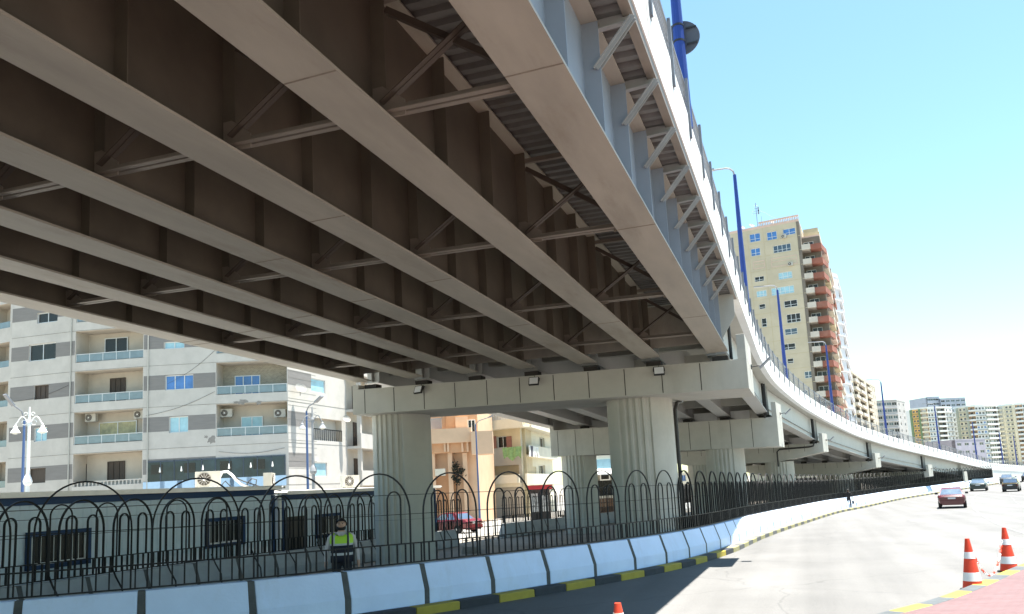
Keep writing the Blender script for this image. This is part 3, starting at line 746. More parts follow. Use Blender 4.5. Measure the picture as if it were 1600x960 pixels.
# AC condensers on the cabin roofs
fan_k=mat('fan_dark',(.06,.05,.04),.6,.2,5)
def ac_unit(loc,rz,label,grp=None,parent=None,w=.80,h=.52,d=.3,toplevel=True,tint=ac_white):
    if toplevel: e=thing('ac_unit',label,'air conditioner',loc,grp,rz)
    else:
        e=D.objects.new('ac_unit',None); COL.objects.link(e); e.parent=parent; e.location=Vector(loc)-WL.get(parent.name,Vector()); e.rotation_euler=(0,0,rz)
    m=MB(); m.box((0,0,h/2+.04),(w,d,h)); m.box((-w*.3,0,.02),(.06,d*1.05,.04)); m.box((w*.3,0,.02),(.06,d*1.05,.04)); 
    for k in range(5): m.box((w*.505,0,.15+.09*k),(.01,d*.7,.015))
    o=m.build('casing',tint,e,local=True); bv=o.modifiers.new('edge','BEVEL'); bv.width=.012; bv.segments=2
    m=MB(); c=(-w*.14,-d/2-.004,h/2+.04); r=h*.40
    m.lathe(c,[(r,-.03),(r,.01)],24,0,'Y'); m.build('fan_opening',fan_k,e,local=True)
    m=MB()
    for k in range(6):
        a=PI*k/6; m.bar((c[0]-r*.98*math.cos(a),c[1]-.034,c[2]-r*.98*math.sin(a)),(c[0]+r*.98*math.cos(a),c[1]-.034,c[2]+r*.98*math.sin(a)),.006,.006)
    m.lathe((c[0],c[1]-.034,c[2]),[(r*.22,-.01),(r*.22,.01)],14,0,'Y'); m.build('fan_grille',lamp_white,e,local=True)
    return e
rz_=lambda x,y: math.atan2(-x,y)*-1.0
p=at(325,764,26.5); ac_unit((p.x,p.y,zg(19)+2.98),R_(38),'cream air-conditioner condenser with its round fan facing us, on the left cabin roof','condensers on the cabin roofs')
p=at(421,763,29); ac_unit((p.x,p.y,zg(24)+2.98),R_(118),'boxy air-conditioner condenser turned sideways, beside the loose cables on the cabin roof','condensers on the cabin roofs')
p=at(547,762,35); ac_unit((p.x,p.y,zg(30)+2.98),R_(60),'grimy air-conditioner condenser on the roof of the right cabin by the column','condensers on the cabin roofs')
# loose cables
e=thing('cable_bundle','loose pale hose and black cables looping over the cabin roof between the condensers','cable',tuple(at(370,764,27.5)))
z0=zg(21)+3.0
def pp(px,py,d=27.6): return at(px,py,d)
m=MB(); m.tube([pp(341,762),pp(342,748),pp(347,738),pp(355,737),pp(362,742),pp(369,750),pp(378,757),pp(392,763)],.045,8); m.build('hose',lamp_white,e)
m=MB(); m.tube([pp(362,744),pp(380,752),pp(398,758),pp(420,765),pp(440,767)],.022,6); m.tube([pp(386,762),pp(386,755),pp(394,748),pp(401,750),pp(400,757),pp(390,763)],.02,6); m.tube([pp(345,760),pp(352,752),pp(360,760)],.018,6); m.build('cable',pvc,e)
# ================================================================ lamps on the side street
def ornate_lamp(px,depth,ytop,ybot,label,pm=lamp_white,sc=.66):
    b=at(px,ybot,depth); base=Vector((b.x,b.y,zg(b.y))); top=at(px+3,ytop,depth).z; H=top-base.z; SX=sc
    e=thing('street_lamp',label,'street lamp',base,None,R_(35))
    m=MB(); m.lathe((0,0,0),[(.22,0),(.22,.3),(.13,.5),(.10,1.0),(.085,H*.52),(.16,H*.53),(.19,H*.545),(.14,H*.57),(.075,H*.59),(.055,H*.9),(.09,H*.91),(.05,H*.93),(.03,H)],14); m.build('pole',pm,e,local=True,smooth=False)
    for s in (-1,1):
        m=MB(); zt=H*.90; q=lambda x,z:(s*x*SX,0,zt+z*SX)
        m.tube([(0,0,zt-.25)]+[q(.05+.75*t,-.1+.55*math.sin(PI*min(1,t*1.05))) for t in (.1,.25,.4,.55,.7,.85,1)],.024,7)
        m.tube([q(.28+.16*math.cos(a),.05+.16*math.sin(a)) for a in [PI*2*k/14 for k in range(13)]],.015,6)
        m.tube([q(.22+.1*math.cos(a),.62+.1*math.sin(a)) for a in [PI*2*k/12 for k in range(11)]],.015,6)
        m.build('arm',pm,e,local=True)
        m=MB(); m.lathe(q(.80,-.62),[(r*SX,z*SX) for r,z in ((.30,0),(.27,.06),(.17,.22),(.12,.34),(.13,.40),(.05,.46),(.03,.6))],16); m.build('lamp_shade',pm,e,local=True)
        m=MB(); m.lathe(q(.80,-.72),[(r*SX,z*SX) for r,z in ((.05,0),(.16,.03),(.2,.1))],14); m.build('globe',mat('lamp_globe',(.6,.6,.55),.3,.05,4),e,local=True)
    return e
ornate_lamp(43,34,634,757,'ornate white twin-arm street lamp in front of the left end of the pale apartment block')
ornate_lamp(490,42,634,760,'grey twin-arm street lamp beside a blue pole, before the corner of the apartment block',mat('lamp_post_grey',(.27,.28,.29),.5,.08,5))
def blue_led(px,depth,ytop,ybot,hx,hy,label):
    b=at(px,ybot,depth); base=Vector((b.x,b.y,zg(b.y))); t=at(px,ytop,depth); h=at(hx,hy,depth)-base
    e=thing('street_lamp',label,'street lamp',base)
    H=t.z-base.z
    m=MB(); m.tube([(0,0,0),(0,0,H)],[.085,.05],12); m.build('pole',mat('lamp_blue_pale',(.06,.11,.24),.45,.08,3),e)
    e.children[0].location=(0,0,0); 
    me=e.children[0].data
    for v in me.vertices: v.co=v.co+Vector(base)
    m=MB(); k=Vector((h.x,h.y,h.z)); m.tube([Vector((0,0,H))+base,base+Vector((k.x*.25,k.y*.25,H+(k.z-H)*.6)),base+k*1.0],.035,7); m.build('arm',lamp_grey,e)
    m=MB(); d=Vector((k.x,k.y,k.z-H)).normalized(); m.bar(base+k-d*.05,base+k+d*.6,.22,.07); m.build('lamp_head',lamp_grey,e)
    return e
blue_led(35,36,655,762,20,633,'pale blue street lamp with a dark slanted head, left of the ornate white lamp')
blue_led(481,43,641,760,494,628,'blue street lamp with a short slanted head beside the grey twin-arm lamp')
blue_led(748,60,662,770,765,652,'blue street lamp between the orange and the cream apartment houses')
# ================================================================ cones
cone_o=mat('cone_red',(.66,.055,.02),.5,.12,4,stain=.2,stain_col=(.3,.06,.03)); cone_w=mat('cone_white',(.74,.75,.76),.35,.06,5,stain=.2,stain_col=(.4,.38,.36)); rubber=mat('rubber',(.03,.03,.03),.85,.2,6)
def cone(loc,label,H=1.0,rz=0.0):
    e=thing('traffic_cone',label,'traffic cone',loc,'traffic cones',rz)
    r=lambda z: lerp(.185,.04,(z-.04)/(H-.04))
    cuts=[.04,.20,.36,.62,.745,H]
    for i in (0,2,4):
        m=MB(); m.lathe((0,0,0),[(r(cuts[i]),cuts[i]),(r(cuts[i+1]),cuts[i+1])],28); m.build('cone_section',cone_o,e,local=True,smooth=False)
    for i in (1,3):
        m=MB(); m.lathe((0,0,0),[(r(cuts[i])+.003,cuts[i]),(r(cuts[i+1])+.003,cuts[i+1])],28); m.build('reflective_band',cone_w,e,local=True)
    m=MB(); m.box((0,0,.022),(.37,.37,.044)); b=m.build('base',rubber,e,local=True); bv=b.modifiers.new('e','BEVEL'); bv.width=.02
    for o in e.children:
        if o.name.startswith(('cone','reflective')): smooth_by_angle(o,40)
    return e
def cpos(px,ytop,H):
    p=ground_at(px,ytop,H); return Vector((p.x,p.y,zg(p.y)+.004))
c1=cpos(1511,842,1.0); c2=cpos(1568.5,825,1.0); c3=cpos(965,943,.86)
cone(c1,'red and white traffic cone at the kerb, left one of the chained pair',1.0,.2)
cone(c2,'red and white traffic cone at the kerb, right one of the chained pair',1.0,.5)
cone(c3,'orange traffic cone tip at the bottom edge, in the shadow boundary',.86,.1)
e=thing('plastic_chain','red and white plastic chain sagging between the two cones','chain',((c1+c2)/2))
a=c1+Vector((.1,.1,.66)); b=c2+Vector((-.1,-.1,.72)); m=MB(); N_=46; P=[]
for k in range(N_+1):
    t=k/N_; q=a.lerp(b,t); q.z-=.56*(1-(2*t-1)**2); P.append(q)
for k in range(N_):
    p,q=P[k],P[k+1]; d=(q-p).normalized(); sd=d.cross(Vector((0,0,1))).normalized(); up=sd.cross(d)
    o=sd if k%2 else up; c=(p+q)/2; ln=(q-p).length*.72
    pts=[c+d*ln*math.cos(2*PI*j/10)+o*.022*math.sin(2*PI*j/10) for j in range(11)]
    m.tube(pts,.006,5,(k//4)%2,cap=False)
m.build('links',[cone_o,cone_w],e)
# ================================================================ buildings
class Fac:
    """vertical facade plane from a to b (plan points, left to right as seen from the road)"""
    def __init__(s,a,b):
        s.a=Vector((a[0],a[1],0)); s.b=Vector((b[0],b[1],0)); s.w=(s.b-s.a).length; s.u=(s.b-s.a)/s.w; s.n=Vector((s.u.y,-s.u.x,0))
    def p(s,u,z,d=0): return s.a+s.u*u+s.n*d+Vector((0,0,z))
    def uz(s,px,py):
        d=ray(px,py); O=Vector((0,0,HC)); t=(s.a-O).dot(s.n)/d.dot(s.n); q=O+d*t; return (q-s.a).dot(s.u),q.z
    def rect(s,x0,y0,x1,y1):
        u0,za=s.uz(x0,(y0+y1)/2); u1,zb_=s.uz(x1,(y0+y1)/2); _,z1=s.uz((x0+x1)/2,y0); _,z0=s.uz((x0+x1)/2,y1); return u0,u1,z0,z1
    def box(s,mb,u0,u1,z0,z1,d0,d1,mi=0):
        mb.hexa([s.p(u0,z0,d0),s.p(u1,z0,d0),s.p(u1,z0,d1),s.p(u0,z0,d1),s.p(u0,z1,d0),s.p(u1,z1,d0),s.p(u1,z1,d1),s.p(u0,z1,d1)],mi)
    def wall(s,mb,z0,z1,ops,rev=.18,matf=None,splits=(),u0=0,u1=None,rmi=None):
        u1=s.w if u1 is None else u1
        us=sorted(set([u0,u1]+[min(max(v,u0),u1) for o in ops for v in o[:2]])); zs=sorted(set([z0,z1]+[v for v in splits if z0<v<z1]+[min(max(v,z0),z1) for o in ops for v in o[2:4]]))
        for i in range(len(us)-1):
            for j in range(len(zs)-1):
                uc=(us[i]+us[i+1])/2; zc=(zs[j]+zs[j+1])/2
                if any(o[0]<uc<o[1] and o[2]<zc<o[3] for o in ops): continue
                mi=matf(uc,zc) if matf else 0
                mb.quad(s.p(us[i],zs[j]),s.p(us[i+1],zs[j]),s.p(us[i+1],zs[j+1]),s.p(us[i],zs[j+1]),mi)
        for o in ops:
            a,b,c,d=o[:4]; r=o[4] if len(o)>4 else rev; k=rmi if rmi is not None else (matf((a+b)/2,c-.01) if matf else 0)
            if len(o)>5: k=o[5]
            for q in ((s.p(a,c),s.p(b,c),s.p(b,c,-r),s.p(a,c,-r)),(s.p(a,d),s.p(b,d),s.p(b,d,-r),s.p(a,d,-r)),(s.p(a,c),s.p(a,d),s.p(a,d,-r),s.p(a,c,-r)),(s.p(b,c),s.p(b,d),s.p(b,d,-r),s.p(b,c,-r))): mb.quad(*q,k)
def window(par,F,o,d=-.16,n=2,fr_m=alu,gl=glass,t=.06,detail=True,name='window',horiz=False):
    a,b,c,e=o[:4]; m=MB()
    F.box(m,a,b,c,e,d-.03,d,1)
    for q in ((a,b,c,c+t),(a,b,e-t,e),(a,a+t,c+t,e-t),(b-t,b,c+t,e-t)): F.box(m,*q,d+.001,d+.045,0)
    for k in range(1,n): x=lerp(a,b,k/n); F.box(m,x-t*.5,x+t*.5,c+t,e-t,d+.001,d+.04,0)
    if horiz: F.box(m,a+t,b-t,lerp(c,e,.35)-t*.4,lerp(c,e,.35)+t*.4,d+.001,d+.038,0)
    if not detail: return m.build(name,[fr_m,gl],par,recalc=False)
    fo=MB(); pa=MB(); nv=8
    # split: first box is the pane
    pa.add(m.v[:8],[tuple(f) for f in m.f[:6]],0); fo.v=m.v[8:]; fo.f=[[i-8 for i in f] for f in m.f[6:]]; fo.m=[0]*len(fo.f)
    w=fo.build(name,fr_m,par,recalc=False); pa.build('pane',gl,w,recalc=False); return w
def V(px,py,d): p=at(px,py,d); return (p.x,p.y)
# ---------------- pale apartment block on the left
bld=thing('apartment_building','pale apartment block with grey window bands and glass balconies behind the cabins','building',(*V(224,640,58),zg(45)))
vp=[V(-75,640,63),V(15,640,60.2),V(115,640,58.7),V(224,640,58),V(337,640,57.9),V(450,640,58.1),V(541,640,66),V(590,640,74)]
FL=[3.24+3.1*k for k in range(-1,8)]
zt=FL[-1]; zbse=zg(45)-.3
def bandmat(u,z):
    k=(z-3.24)%3.1
    return 1 if 1.26<k<2.36 else 0
spl=[f+v for f in FL for v in (1.26,2.36)]
PM=[plaster,band_grey,plaster_in,brick_grey]
FB,FC,FD,FE,FF,FG=[Fac(vp[i],vp[i+1]) for i in range(1,7)]
F0=Fac(vp[0],vp[1])
def seams(m,F,u0=0,u1=None):
    for f in FL[1:-1]: F.box(m,u0,F.w if u1 is None else u1,f-.013,f+.013,.001,.01,4)
PM.append(mat('slab_seam',(.20,.185,.16),.9,.15,3))
# segment B
winB=[((45,537,87,563),glass_dark,2),((53,602,76,624),shutter,3),((53,668,73,690),glass_pale,2),((46,732,71,755),shutter,1),((58,488,90,504),glass_dark,2)]
ops=[FB.rect(*r) for r,_,_ in winB]
m=MB(); FB.wall(m,zbse,zt,ops,.2,bandmat,spl); seams(m,FB); m.build('wall',PM,bld,recalc=False)
for o,(r,g,n) in zip(ops,winB): window(bld,FB,o,-.15,n,alu if g is not shutter else shutter,g)
# grille + stain under the white window
# far-left balconies
ops=[(F0.w-2.6,F0.w-.25,f+.95,f+2.9,1.3,2) for f in FL[1:-1]]
m=MB(); F0.wall(m,zbse,zt,ops,.2,None); 
for o in ops: F0.box(m,o[0],o[1],o[2],o[3],-1.35,-1.3,2)
m.build('wall',PM,bld,recalc=False)
for i,o in enumerate(ops):
    m=MB(); F0.box(m,o[0]+.9,o[1]-.1,o[2]-.9,o[3]-.5,-1.29,-1.25); m.build('door',shutter if i%2 else glass_dark,bld)
    m=MB(); F0.box(m,o[0],o[1],o[2],o[2]+.5,-.08,-.05); m.build('balcony_rail',glass_rail,bld)
# balcony bays C and E
def bay(F,rows,brick=None,proj=0.0,side=.0):
    ops=[(side+.05,F.w-side-.05,f+.66,f+3.06,1.55,2) for f in rows]
    m=MB(); F.wall(m,zbse,zt,ops,.2,None,()); seams(m,F)
    for o in ops:
        bm_=3 if brick is not None and abs(o[2]-brick-.66)<.1 else 2
        F.box(m,o[0]-.1,o[1]+.1,o[2]-.7,o[3]+.1,-1.62,-1.55,bm_)
    m.build('wall',PM,bld,recalc=False); return ops
def rail(F,o,k,style='glass'):
    a,b,z=o[0],o[1],o[2]
    m=MB()
    if style=='glass':
        F.box(m,a,b,z+.60,z+.645,-.10,-.05,0); nn=5
        for i in range(nn+1): x=lerp(a+.03,b-.03,i/nn); F.box(m,x-.02,x+.02,z,z+.6,-.09,-.06,0)
        r=m.build('balcony_rail',alu,bld,recalc=False); q=MB(); F.box(q,a+.05,b-.05,z+.06,z+.58,-.082,-.07); q.build('glass_panel',glass_rail,r,recalc=False)
    else:
        nn=18; F.box(m,a,b,z+.28,z+.36,-.14,-.02,0)
        for i in range(nn+1): x=lerp(a+.05,b-.05,i/nn); F.box(m,x-.045,x+.045,z-.02,z+.28,-.12,-.04,0)
        m.build('balcony_rail',plaster,bld,recalc=False)
opsC=bay(FC,FL[1:-1])
opsE=bay(FE,FL[2:-1],brick=FL[3])
def back(F,r,gl,n=2,fm=alu,nm='balcony_door'):
    # rectangle read on the recessed back wall
    G=Fac((F.p(0,0,-1.5).x,F.p(0,0,-1.5).y),(F.p(F.w,0,-1.5).x,F.p(F.w,0,-1.5).y)); o=G.rect(*r); window(bld,G,o,-.0,n,fm,gl,name=nm)
for i,o in enumerate(opsC): rail(FC,o,i,'baluster' if i==0 else 'glass')
for i,o in enumerate(opsE): rail(FE,o,i)
back(FC,(164,528,200,553),glass_dark,2); back(FC,(172,591,196,627),shutter,3,shutter); back(FC,(124,594,136,631),shutter,1,shutter)
back(FC,(155,659,214,690),mat('glass_gold',(.36,.31,.16),.15,.4,2,spec=.7),2); back(FC,(118,664,134,696),glass_blue,1)
back(FC,(168,721,195,752),shutter,3,shutter); back(FC,(116,726,135,752),shutter,1,shutter)
back(FE,(367,587,407,622),glass_blue,3); back(FE,(377,651,411,688),glass_pale,2)
for r in ((141,652),(217,648)): pass
for px,py,F,lab in ((143,660,FC,0),(219,655,FC,0),(351,653,FE,0),(438,653,FE,0)):
    G=Fac((F.p(0,0,-.95).x,F.p(0,0,-.95).y),(F.p(F.w,0,-.95).x,F.p(F.w,0,-.95).y)); u,z=G.uz(px,py); q=G.p(min(max(u,.5),F.w-.5),z,0); ac_unit(q,math.atan2(F.u.y,F.u.x),'',None,bld,.86,.6,.32,False)
# clothes / chairs on balconies omitted; segment D with shop glazing below
winD=[((258,586,302,609),glass_blue,3),((264,651,294,676),glass_pale,2),((256,534,288,545),glass_pale,2)]
ops=[FD.rect(*r) for r,_,_ in winD]
sh=FD.rect(230,719,337,763); sh=(sh[0],FD.w,3.1,sh[3])
m=MB(); FD.wall(m,zbse,zt,ops+[(sh[0],sh[1],sh[2],sh[3],.5)],.2,bandmat,spl); seams(m,FD); m.build('wall',PM,bld,recalc=False)
for o,(r,g,n) in zip(ops,winD): window(bld,FD,o,-.15,n,alu,g)
# shop glazing across D and E
for F,a,b,c,d in ((FD,sh[0],FD.w,3.2,sh[3]),(FE,.0,FE.w-.25,3.2,sh[3])):
    if F is FE:
        m=MB(); F.box(m,0,F.w,zbse,3.2,-.3,.01); F.box(m,F.w-.25,F.w,3.2,d,-.3,.01); m.build('wall',PM,bld,recalc=False)
    m=MB(); F.box(m,a,b,c,d,.02,.05); sg=m.build('shop_window',mat('shop_glass',(.02,.04,.055),.12,.6,.6,spec=.5),bld)
    m=MB()
    for k in range(6): u=lerp(a,b,k/5); F.box(m,u-.03,u+.03,c,d,.051,.08)
    F.box(m,a,b,d-.08,d,.051,.08); m.build('mullion',mat('shop_frame',(.05,.07,.10),.5,.1,4),sg)
    m=MB()
    for k in range(4):
        u=lerp(a,b,(k+.5)/4); F.box(m,u-.9,u+.7,c,c+.75,.055,.09)
    m.build('blind',mat('shop_blind',(.42,.58,.74),.6,.08,3),sg)
    m=MB()
    for k in range(3):
        u=lerp(a,b,(k+.62)/3.2); q=F.p(u,d-.75,.10); m.lathe(q,[(.02,.3),(.03,.25),(.06,.05),(.075,-.04),(.04,-.09)],10)
    m.build('pendant_lamp',lamp_white,sg)
    for k in range(2):
        m=MB(); u=lerp(a,b,(k+.3)/2.1); F.box(m,u-.4,u+.45,d-.95,d-.25,.052,.07); m.build('poster',glass_dark,sg)
# peeled render patches
m=MB(); random.seed(5)
peel=mat('peeled_render',(.25,.235,.215),.95,.2,3)
for (px,py,w,h,F) in ((377,629,20,6,FE),(404,629,8,5,FE),(330,688,15,9,FD),(322,683,6,4,FD)):
    u,z=F.uz(px,py); k=F.w/113; pts=[]
    for a in range(18):
        r=1+.45*random.uniform(-1,1); pts.append(F.p(min(u+w*k*.9*math.cos(a*PI/9)*r*.55,F.w-.03),z+h*k*math.sin(a*PI/9)*r*.6,.004))
    m.add(pts,[tuple(range(18))])
m.build('peeled_patch',peel,bld)
m=MB()
for (a_,b_,F1,F2) in (((338,546),(262,600),FD,FD),((336,612),(228,650),FD,FD),((112,600),(22,628),FB,FB),((445,700),(342,706),FE,FE)):
    u0,z0_=F1.uz(*a_); u1,z1_=F2.uz(*b_); pts=[]
    for k in range(9):
        t=k/8; q=F1.p(lerp(u0,u1,t),lerp(z0_,z1_,t)-.25*math.sin(PI*t),.03); pts.append(q)
    m.tube(pts,.011,5)
m.build('facade_cable',pvc,bld)
m=MB()
for F,u in ((FD,.35),(FB,FB.w-.3)): m.tube([F.p(u,3.3,.07),F.p(u,zt,.07)],.045,6)
m.build('drain_pipe',ac_white,bld)
# corner F in raking sun
winF=[((486,593,508,614),glass_pale,1),((489,723,511,745),glass_pale,1)]
ops=[FF.rect(*r) for r,_,_ in winF]; ob=FF.rect(487,655,534,689); 
m=MB(); FF.wall(m,zbse,zt,ops+[(ob[0],ob[1],ob[2],ob[3],1.5,2)],.2,lambda u,z:1 if (1.26<(z-3.24)%3.1<2.36 and u<FF.w*.42) else 0,spl,); seams(m,FF)
FF.box(m,ob[0]-.1,ob[1]+.1,ob[2]-.1,ob[3]+.1,-1.6,-1.5,2); m.build('wall',PM,bld,recalc=False)
for o,(r,g,n) in zip(ops,winF): window(bld,FF,o,-.1,n,alu,g)
back_=Fac((FF.p(0,0,-1.45).x,FF.p(0,0,-1.45).y),(FF.p(FF.w,0,-1.45).x,FF.p(FF.w,0,-1.45).y))
window(bld,FF,(ob[0]+.3,ob[0]+2.2,ob[2],ob[3]-.25),-1.4,2,alu,glass_dark,name='balcony_door')
m=MB(); FF.box(m,ob[0],ob[1],ob[2]+.85,ob[2]+.92,-.05,.03)
for k in range(16): u=lerp(ob[0],ob[1],k/15); FF.box(m,u-.02,u+.02,ob[2],ob[2]+.85,-.03,.01)
m.build('balcony_rail',black_iron,bld,recalc=False)
m=MB()      # stone courses on the corner
for k in range(1,22):
    z=3.4+.52*k
    if z<14.5: FF.box(m,0,FF.w*.45,z,z+.02,.001,.006); 
m.build('stone_joint',PM[4],bld)
# side balconies G
m=MB(); FG.wall(m,zbse,zt,[],.2); m.build('wall',plaster_in,bld,recalc=False)
for f in FL[1:-1]:
    m=MB(); FG.box(m,0,FG.w,f-.25,f+1.0,1.1,1.25); FG.box(m,0,FG.w,f-.25,f-.05,0,1.1); m.build('balcony',plaster,bld)
    m=MB(); FG.box(m,1.4,2.6,f,f+2.1,.01,.06); m.build('balcony_door',glass_dark,bld)
m=MB()
for u in (.4,FG.w*.55): FG.box(m,u,u+.35,zbse,zt,.75,1.05)
m.build('pillar',plaster,bld)
# core and roof
m=MB(); co=[Vector((*p,zbse)) for p in vp]; ctr=Vector((-.345,.94,0))
back_pts=[c+Vector((-5,13,0)) for c in reversed(co)]
inner=[c+Vector((-.6,1.9,0)) for c in co]
m.prism(inner+back_pts,(0,0,zt-zbse+.02)); m.build('core',plaster,bld)
m=MB(); m.prism([c+Vector((0,0,zt-zbse)) for c in co]+[c+Vector((0,0,zt-zbse)) for c in back_pts],(0,0,.4)); m.build('roof',plaster,bld)
def dish(par,loc,aim,r=.42):
    aim=Vector(aim).normalized(); q=aim.to_track_quat('Z','Y').to_matrix(); m=MB(); n=18; vs=[]; 
    for rr,z in ((0.02,0),(r*.5,.04),(r*.8,.10),(r,.16)):
        for k in range(n): vs.append(Vector(loc)+q@Vector((rr*math.cos(2*PI*k/n),rr*math.sin(2*PI*k/n),z)))
    m.add(vs,[(i*n+k,i*n+(k+1)%n,(i+1)*n+(k+1)%n,(i+1)*n+k) for i in range(3) for k in range(n)])
    m.tube([Vector(loc)+q@Vector((r*.8,0,.1)),Vector(loc)+q@Vector((0,0,.5))],.015,5); m.tube([Vector(loc),Vector(loc)-Vector((0,0,.5))],.03,6)
    return m.build('satellite_dish',mat('dish_grey',(.30,.29,.27),.5,.1,4),par,recalc=False)
u,z=FF.uz(461,609); dish(bld,FF.p(u,z,.45),(.7,-.4,.55)); u,z=FF.uz(534,657); dish(bld,FF.p(u,z,.4),(.7,-.4,.55),.35)
# ---------------- generic block
def tower(name,label,pts,zb0,zt0,floors,segs,wallm,depth_back,roofm=None,par_h=1.0,cat='building',detail=False,group=None):
    e=thing(name,label,cat,(*pts[0],zb0),group); fh=(zt0-zb0)/floors; nwin=0; extra=MB(); ex_m=[alu,glass]
    wm=list(wallm)
    for i,sg in enumerate(segs):
        F=Fac(pts[i],pts[i+1]); ty=sg['t']; wi=sg.get('m',0); m=MB(); ops=[]
        if ty=='win':
            for k in range(floors):
                z=zb0+fh*k
                for j in range(sg['n']):
                    uc=F.w*(j+.5)/sg['n']; w=sg.get('w',1.5); h=sg.get('h',1.35); s_=sg.get('sill',.95)
                    ops.append((uc-w/2,uc+w/2,z+s_,z+s_+h))
            F.wall(m,zb0,zt0,ops,.2,lambda u,zz:wi)
        elif ty=='balc':
            for k in range(floors):
                z=zb0+fh*k; g=sg.get('gap',.12); ops.append((g,F.w-g,z+.95,z+fh-.22,1.3,sg.get('rm',wi)))
            F.wall(m,zb0,zt0,ops,.2,lambda u,zz:wi)
            for o in ops: F.box(m,o[0]-.05,o[1]+.05,o[2]-.1,o[3]+.1,-1.36,-1.3,sg.get('rm',wi))
        else:
            F.wall(m,zb0,zt0,[],.2,lambda u,zz:wi)
            if ty=='rib': F.box(m,0,F.w,zb0,zt0,.0,.45,wi)
        if ty in('win','balc','plain') and sg.get('slab') is not None:
            for k in range(1,floors): F.box(m,0,F.w,zb0+fh*k-.14,zb0+fh*k+.06,.001,sg.get('sd',.1),sg['slab'])
        m.build('wall',wm,e,recalc=False)
        if ty=='win':
            for o in ops:
                nwin+=1
                gl=random.choice(sg.get('gl',[glass,glass_dark,glass_blue]))
                if nwin<=90: window(e,F,o,-.15,sg.get('p',2),sg.get('fm',alu),gl,.08,False)
                else: F.box(extra,*o,-.18,-.15,1)
        if ty=='balc':
            d=sg.get('d',.7)
            for k in range(floors):
                z=zb0+fh*k; b=MB(); F.box(b,.02,F.w-.02,z-.12,z+.98,.0,d,0)
                b.build('balcony',wm[sg.get('pm',wi)],e,recalc=False)
                nn=max(1,int(F.w/2.2))
                for j in range(nn):
                    if random.random()<.85:
                        nwin+=1; uc=F.w*(j+.5)/nn; ww=random.uniform(.55,.85); o=(uc-ww,uc+ww,z+.1,z+fh-.5)
                        gl=random.choice([glass_dark,glass,shutter,glass_dark])
                        if nwin<=90: window(e,F,o,-1.28,2,alu,gl,.07,False,'balcony_door')
                        else: F.box(extra,*o,-1.29,-1.26,1)
    if extra.v:
        o=extra.build('window',ex_m,e,recalc=False); o['kind']='stuff'
    co=[Vector((*p,zb0-1)) for p in pts]; Fm=Fac(pts[0],pts[-1]); bk=[co[-1]-Fm.n*depth_back,co[0]-Fm.n*depth_back]
    sh=[c-Fm.n*1.7 for c in co]
    m=MB(); m.prism([co[0]]+sh+[co[-1]]+bk,(0,0,zt0-zb0+1.01)); m.build('core',wm[0],e)
    m=MB(); m.prism([c+Vector((0,0,zt0-zb0+1.0)) for c in co+bk],(0,0,.3))
    for a,b in list(zip(pts[:-1],pts[1:])):
        F=Fac(a,b); F.box(m,0,F.w,zt0,zt0+par_h,-.25,.06)
    m.build('roof',roofm or wm[0],e); return e
# ---------------- beige tower
random.seed(21)
beige=mat('tower_beige',(.46,.41,.305),.85,.10,.25,bump=.2,bscale=8,stain=.35,stain_col=(.42,.35,.22),streak=.6)
red_p=mat('balcony_red',(.27,.105,.075),.85,.2,.6,stain=.4,stain_col=(.30,.22,.17)); cream_p=mat('balcony_cream',(.50,.46,.40),.8,.12,.6,stain=.3,stain_col=(.45,.38,.3))
yell_p=mat('balcony_yellow',(.48,.42,.28),.8,.12,.6); pinkish=mat('tower_pinkish',(.55,.42,.36),.85,.12,.4)
C0=V(1263,490,160); L0=V(1148,490,167); E0=V(1279,490,196)
FT=Fac(L0,C0)
ztop=FT.uz(1246,346)[1]; zb0=-1.2; NF=18; fh=(ztop-zb0)/NF
tw=thing('apartment_tower','tall beige apartment tower with red and white balconies up its right edge','building',(*C0,zb0))
wl=[(1171,365,1188,378,glass_blue,2),(1198,362,1214,375,glass_blue,2),(1223,357,1243,367,glass_blue,2),(1154,372,1159,379,glass_dark,1),(1208,382,1236,394,glass,4),(1173,388,1188,400,glass_blue,2),
 (1216,425,1238,436,glass_pale,3),(1179,432,1194,440,glass_dark,2),(1182,454,1198,464,glass_pale,3),(1205,448,1241,460,glass_pale,5),(1225,469,1246,480,glass_dark,2),(1229,490,1251,504,glass_dark,3),
 (1190,497,1198,511,glass_dark,1),(1226,513,1246,523,glass,2),(1220,537,1243,547,glass_dark,2),(1257,580,1270,591,glass,2),(1186,475,1196,483,glass_dark,1),(1230,560,1240,568,glass_dark,1),(1245,610,1262,620,glass,2)]
ops=[FT.rect(*w[:4]) for w in wl]
m=MB(); FT.wall(m,zb0,ztop,ops,.22); m.build('wall',beige,tw,recalc=False)
for o,w in zip(ops,wl): window(tw,FT,o,-.17,w[5],alu,w[4],.09,True,horiz=True)
# bricked-in loggias: shallow frames
m=MB()
for r in ((1205,401,1246,415),(1177,408,1195,420)):
    a,b,c,d=FT.rect(*r)
    for q in ((a,b,c,c+.12),(a,b,d-.12,d),(a,a+.1,c,d),(b-.1,b,c,d),(a,b,lerp(c,d,.55),lerp(c,d,.6))): FT.box(m,*q,.002,.05)
m.build('panel_frame',pinkish,tw)
m=MB()
for k in range(1,NF): FT.box(m,0,FT.w,zb0+fh*k-.05,zb0+fh*k+.05,.001,.02)
for u in (FT.w*.28,FT.w*.5): FT.box(m,u-.06,u+.06,zb0,ztop,.001,.022)
m.build('facade_joint',mat('tower_joint',(.44,.38,.26),.9,.1,1),tw)
for px,py in ((1225,371),(1235.5,414)):
    u,z=FT.uz(px,py); ac_unit(FT.p(u,z-.3,.3),math.atan2(FT.u.y,FT.u.x),'',None,tw,1.0,.75,.4,False)
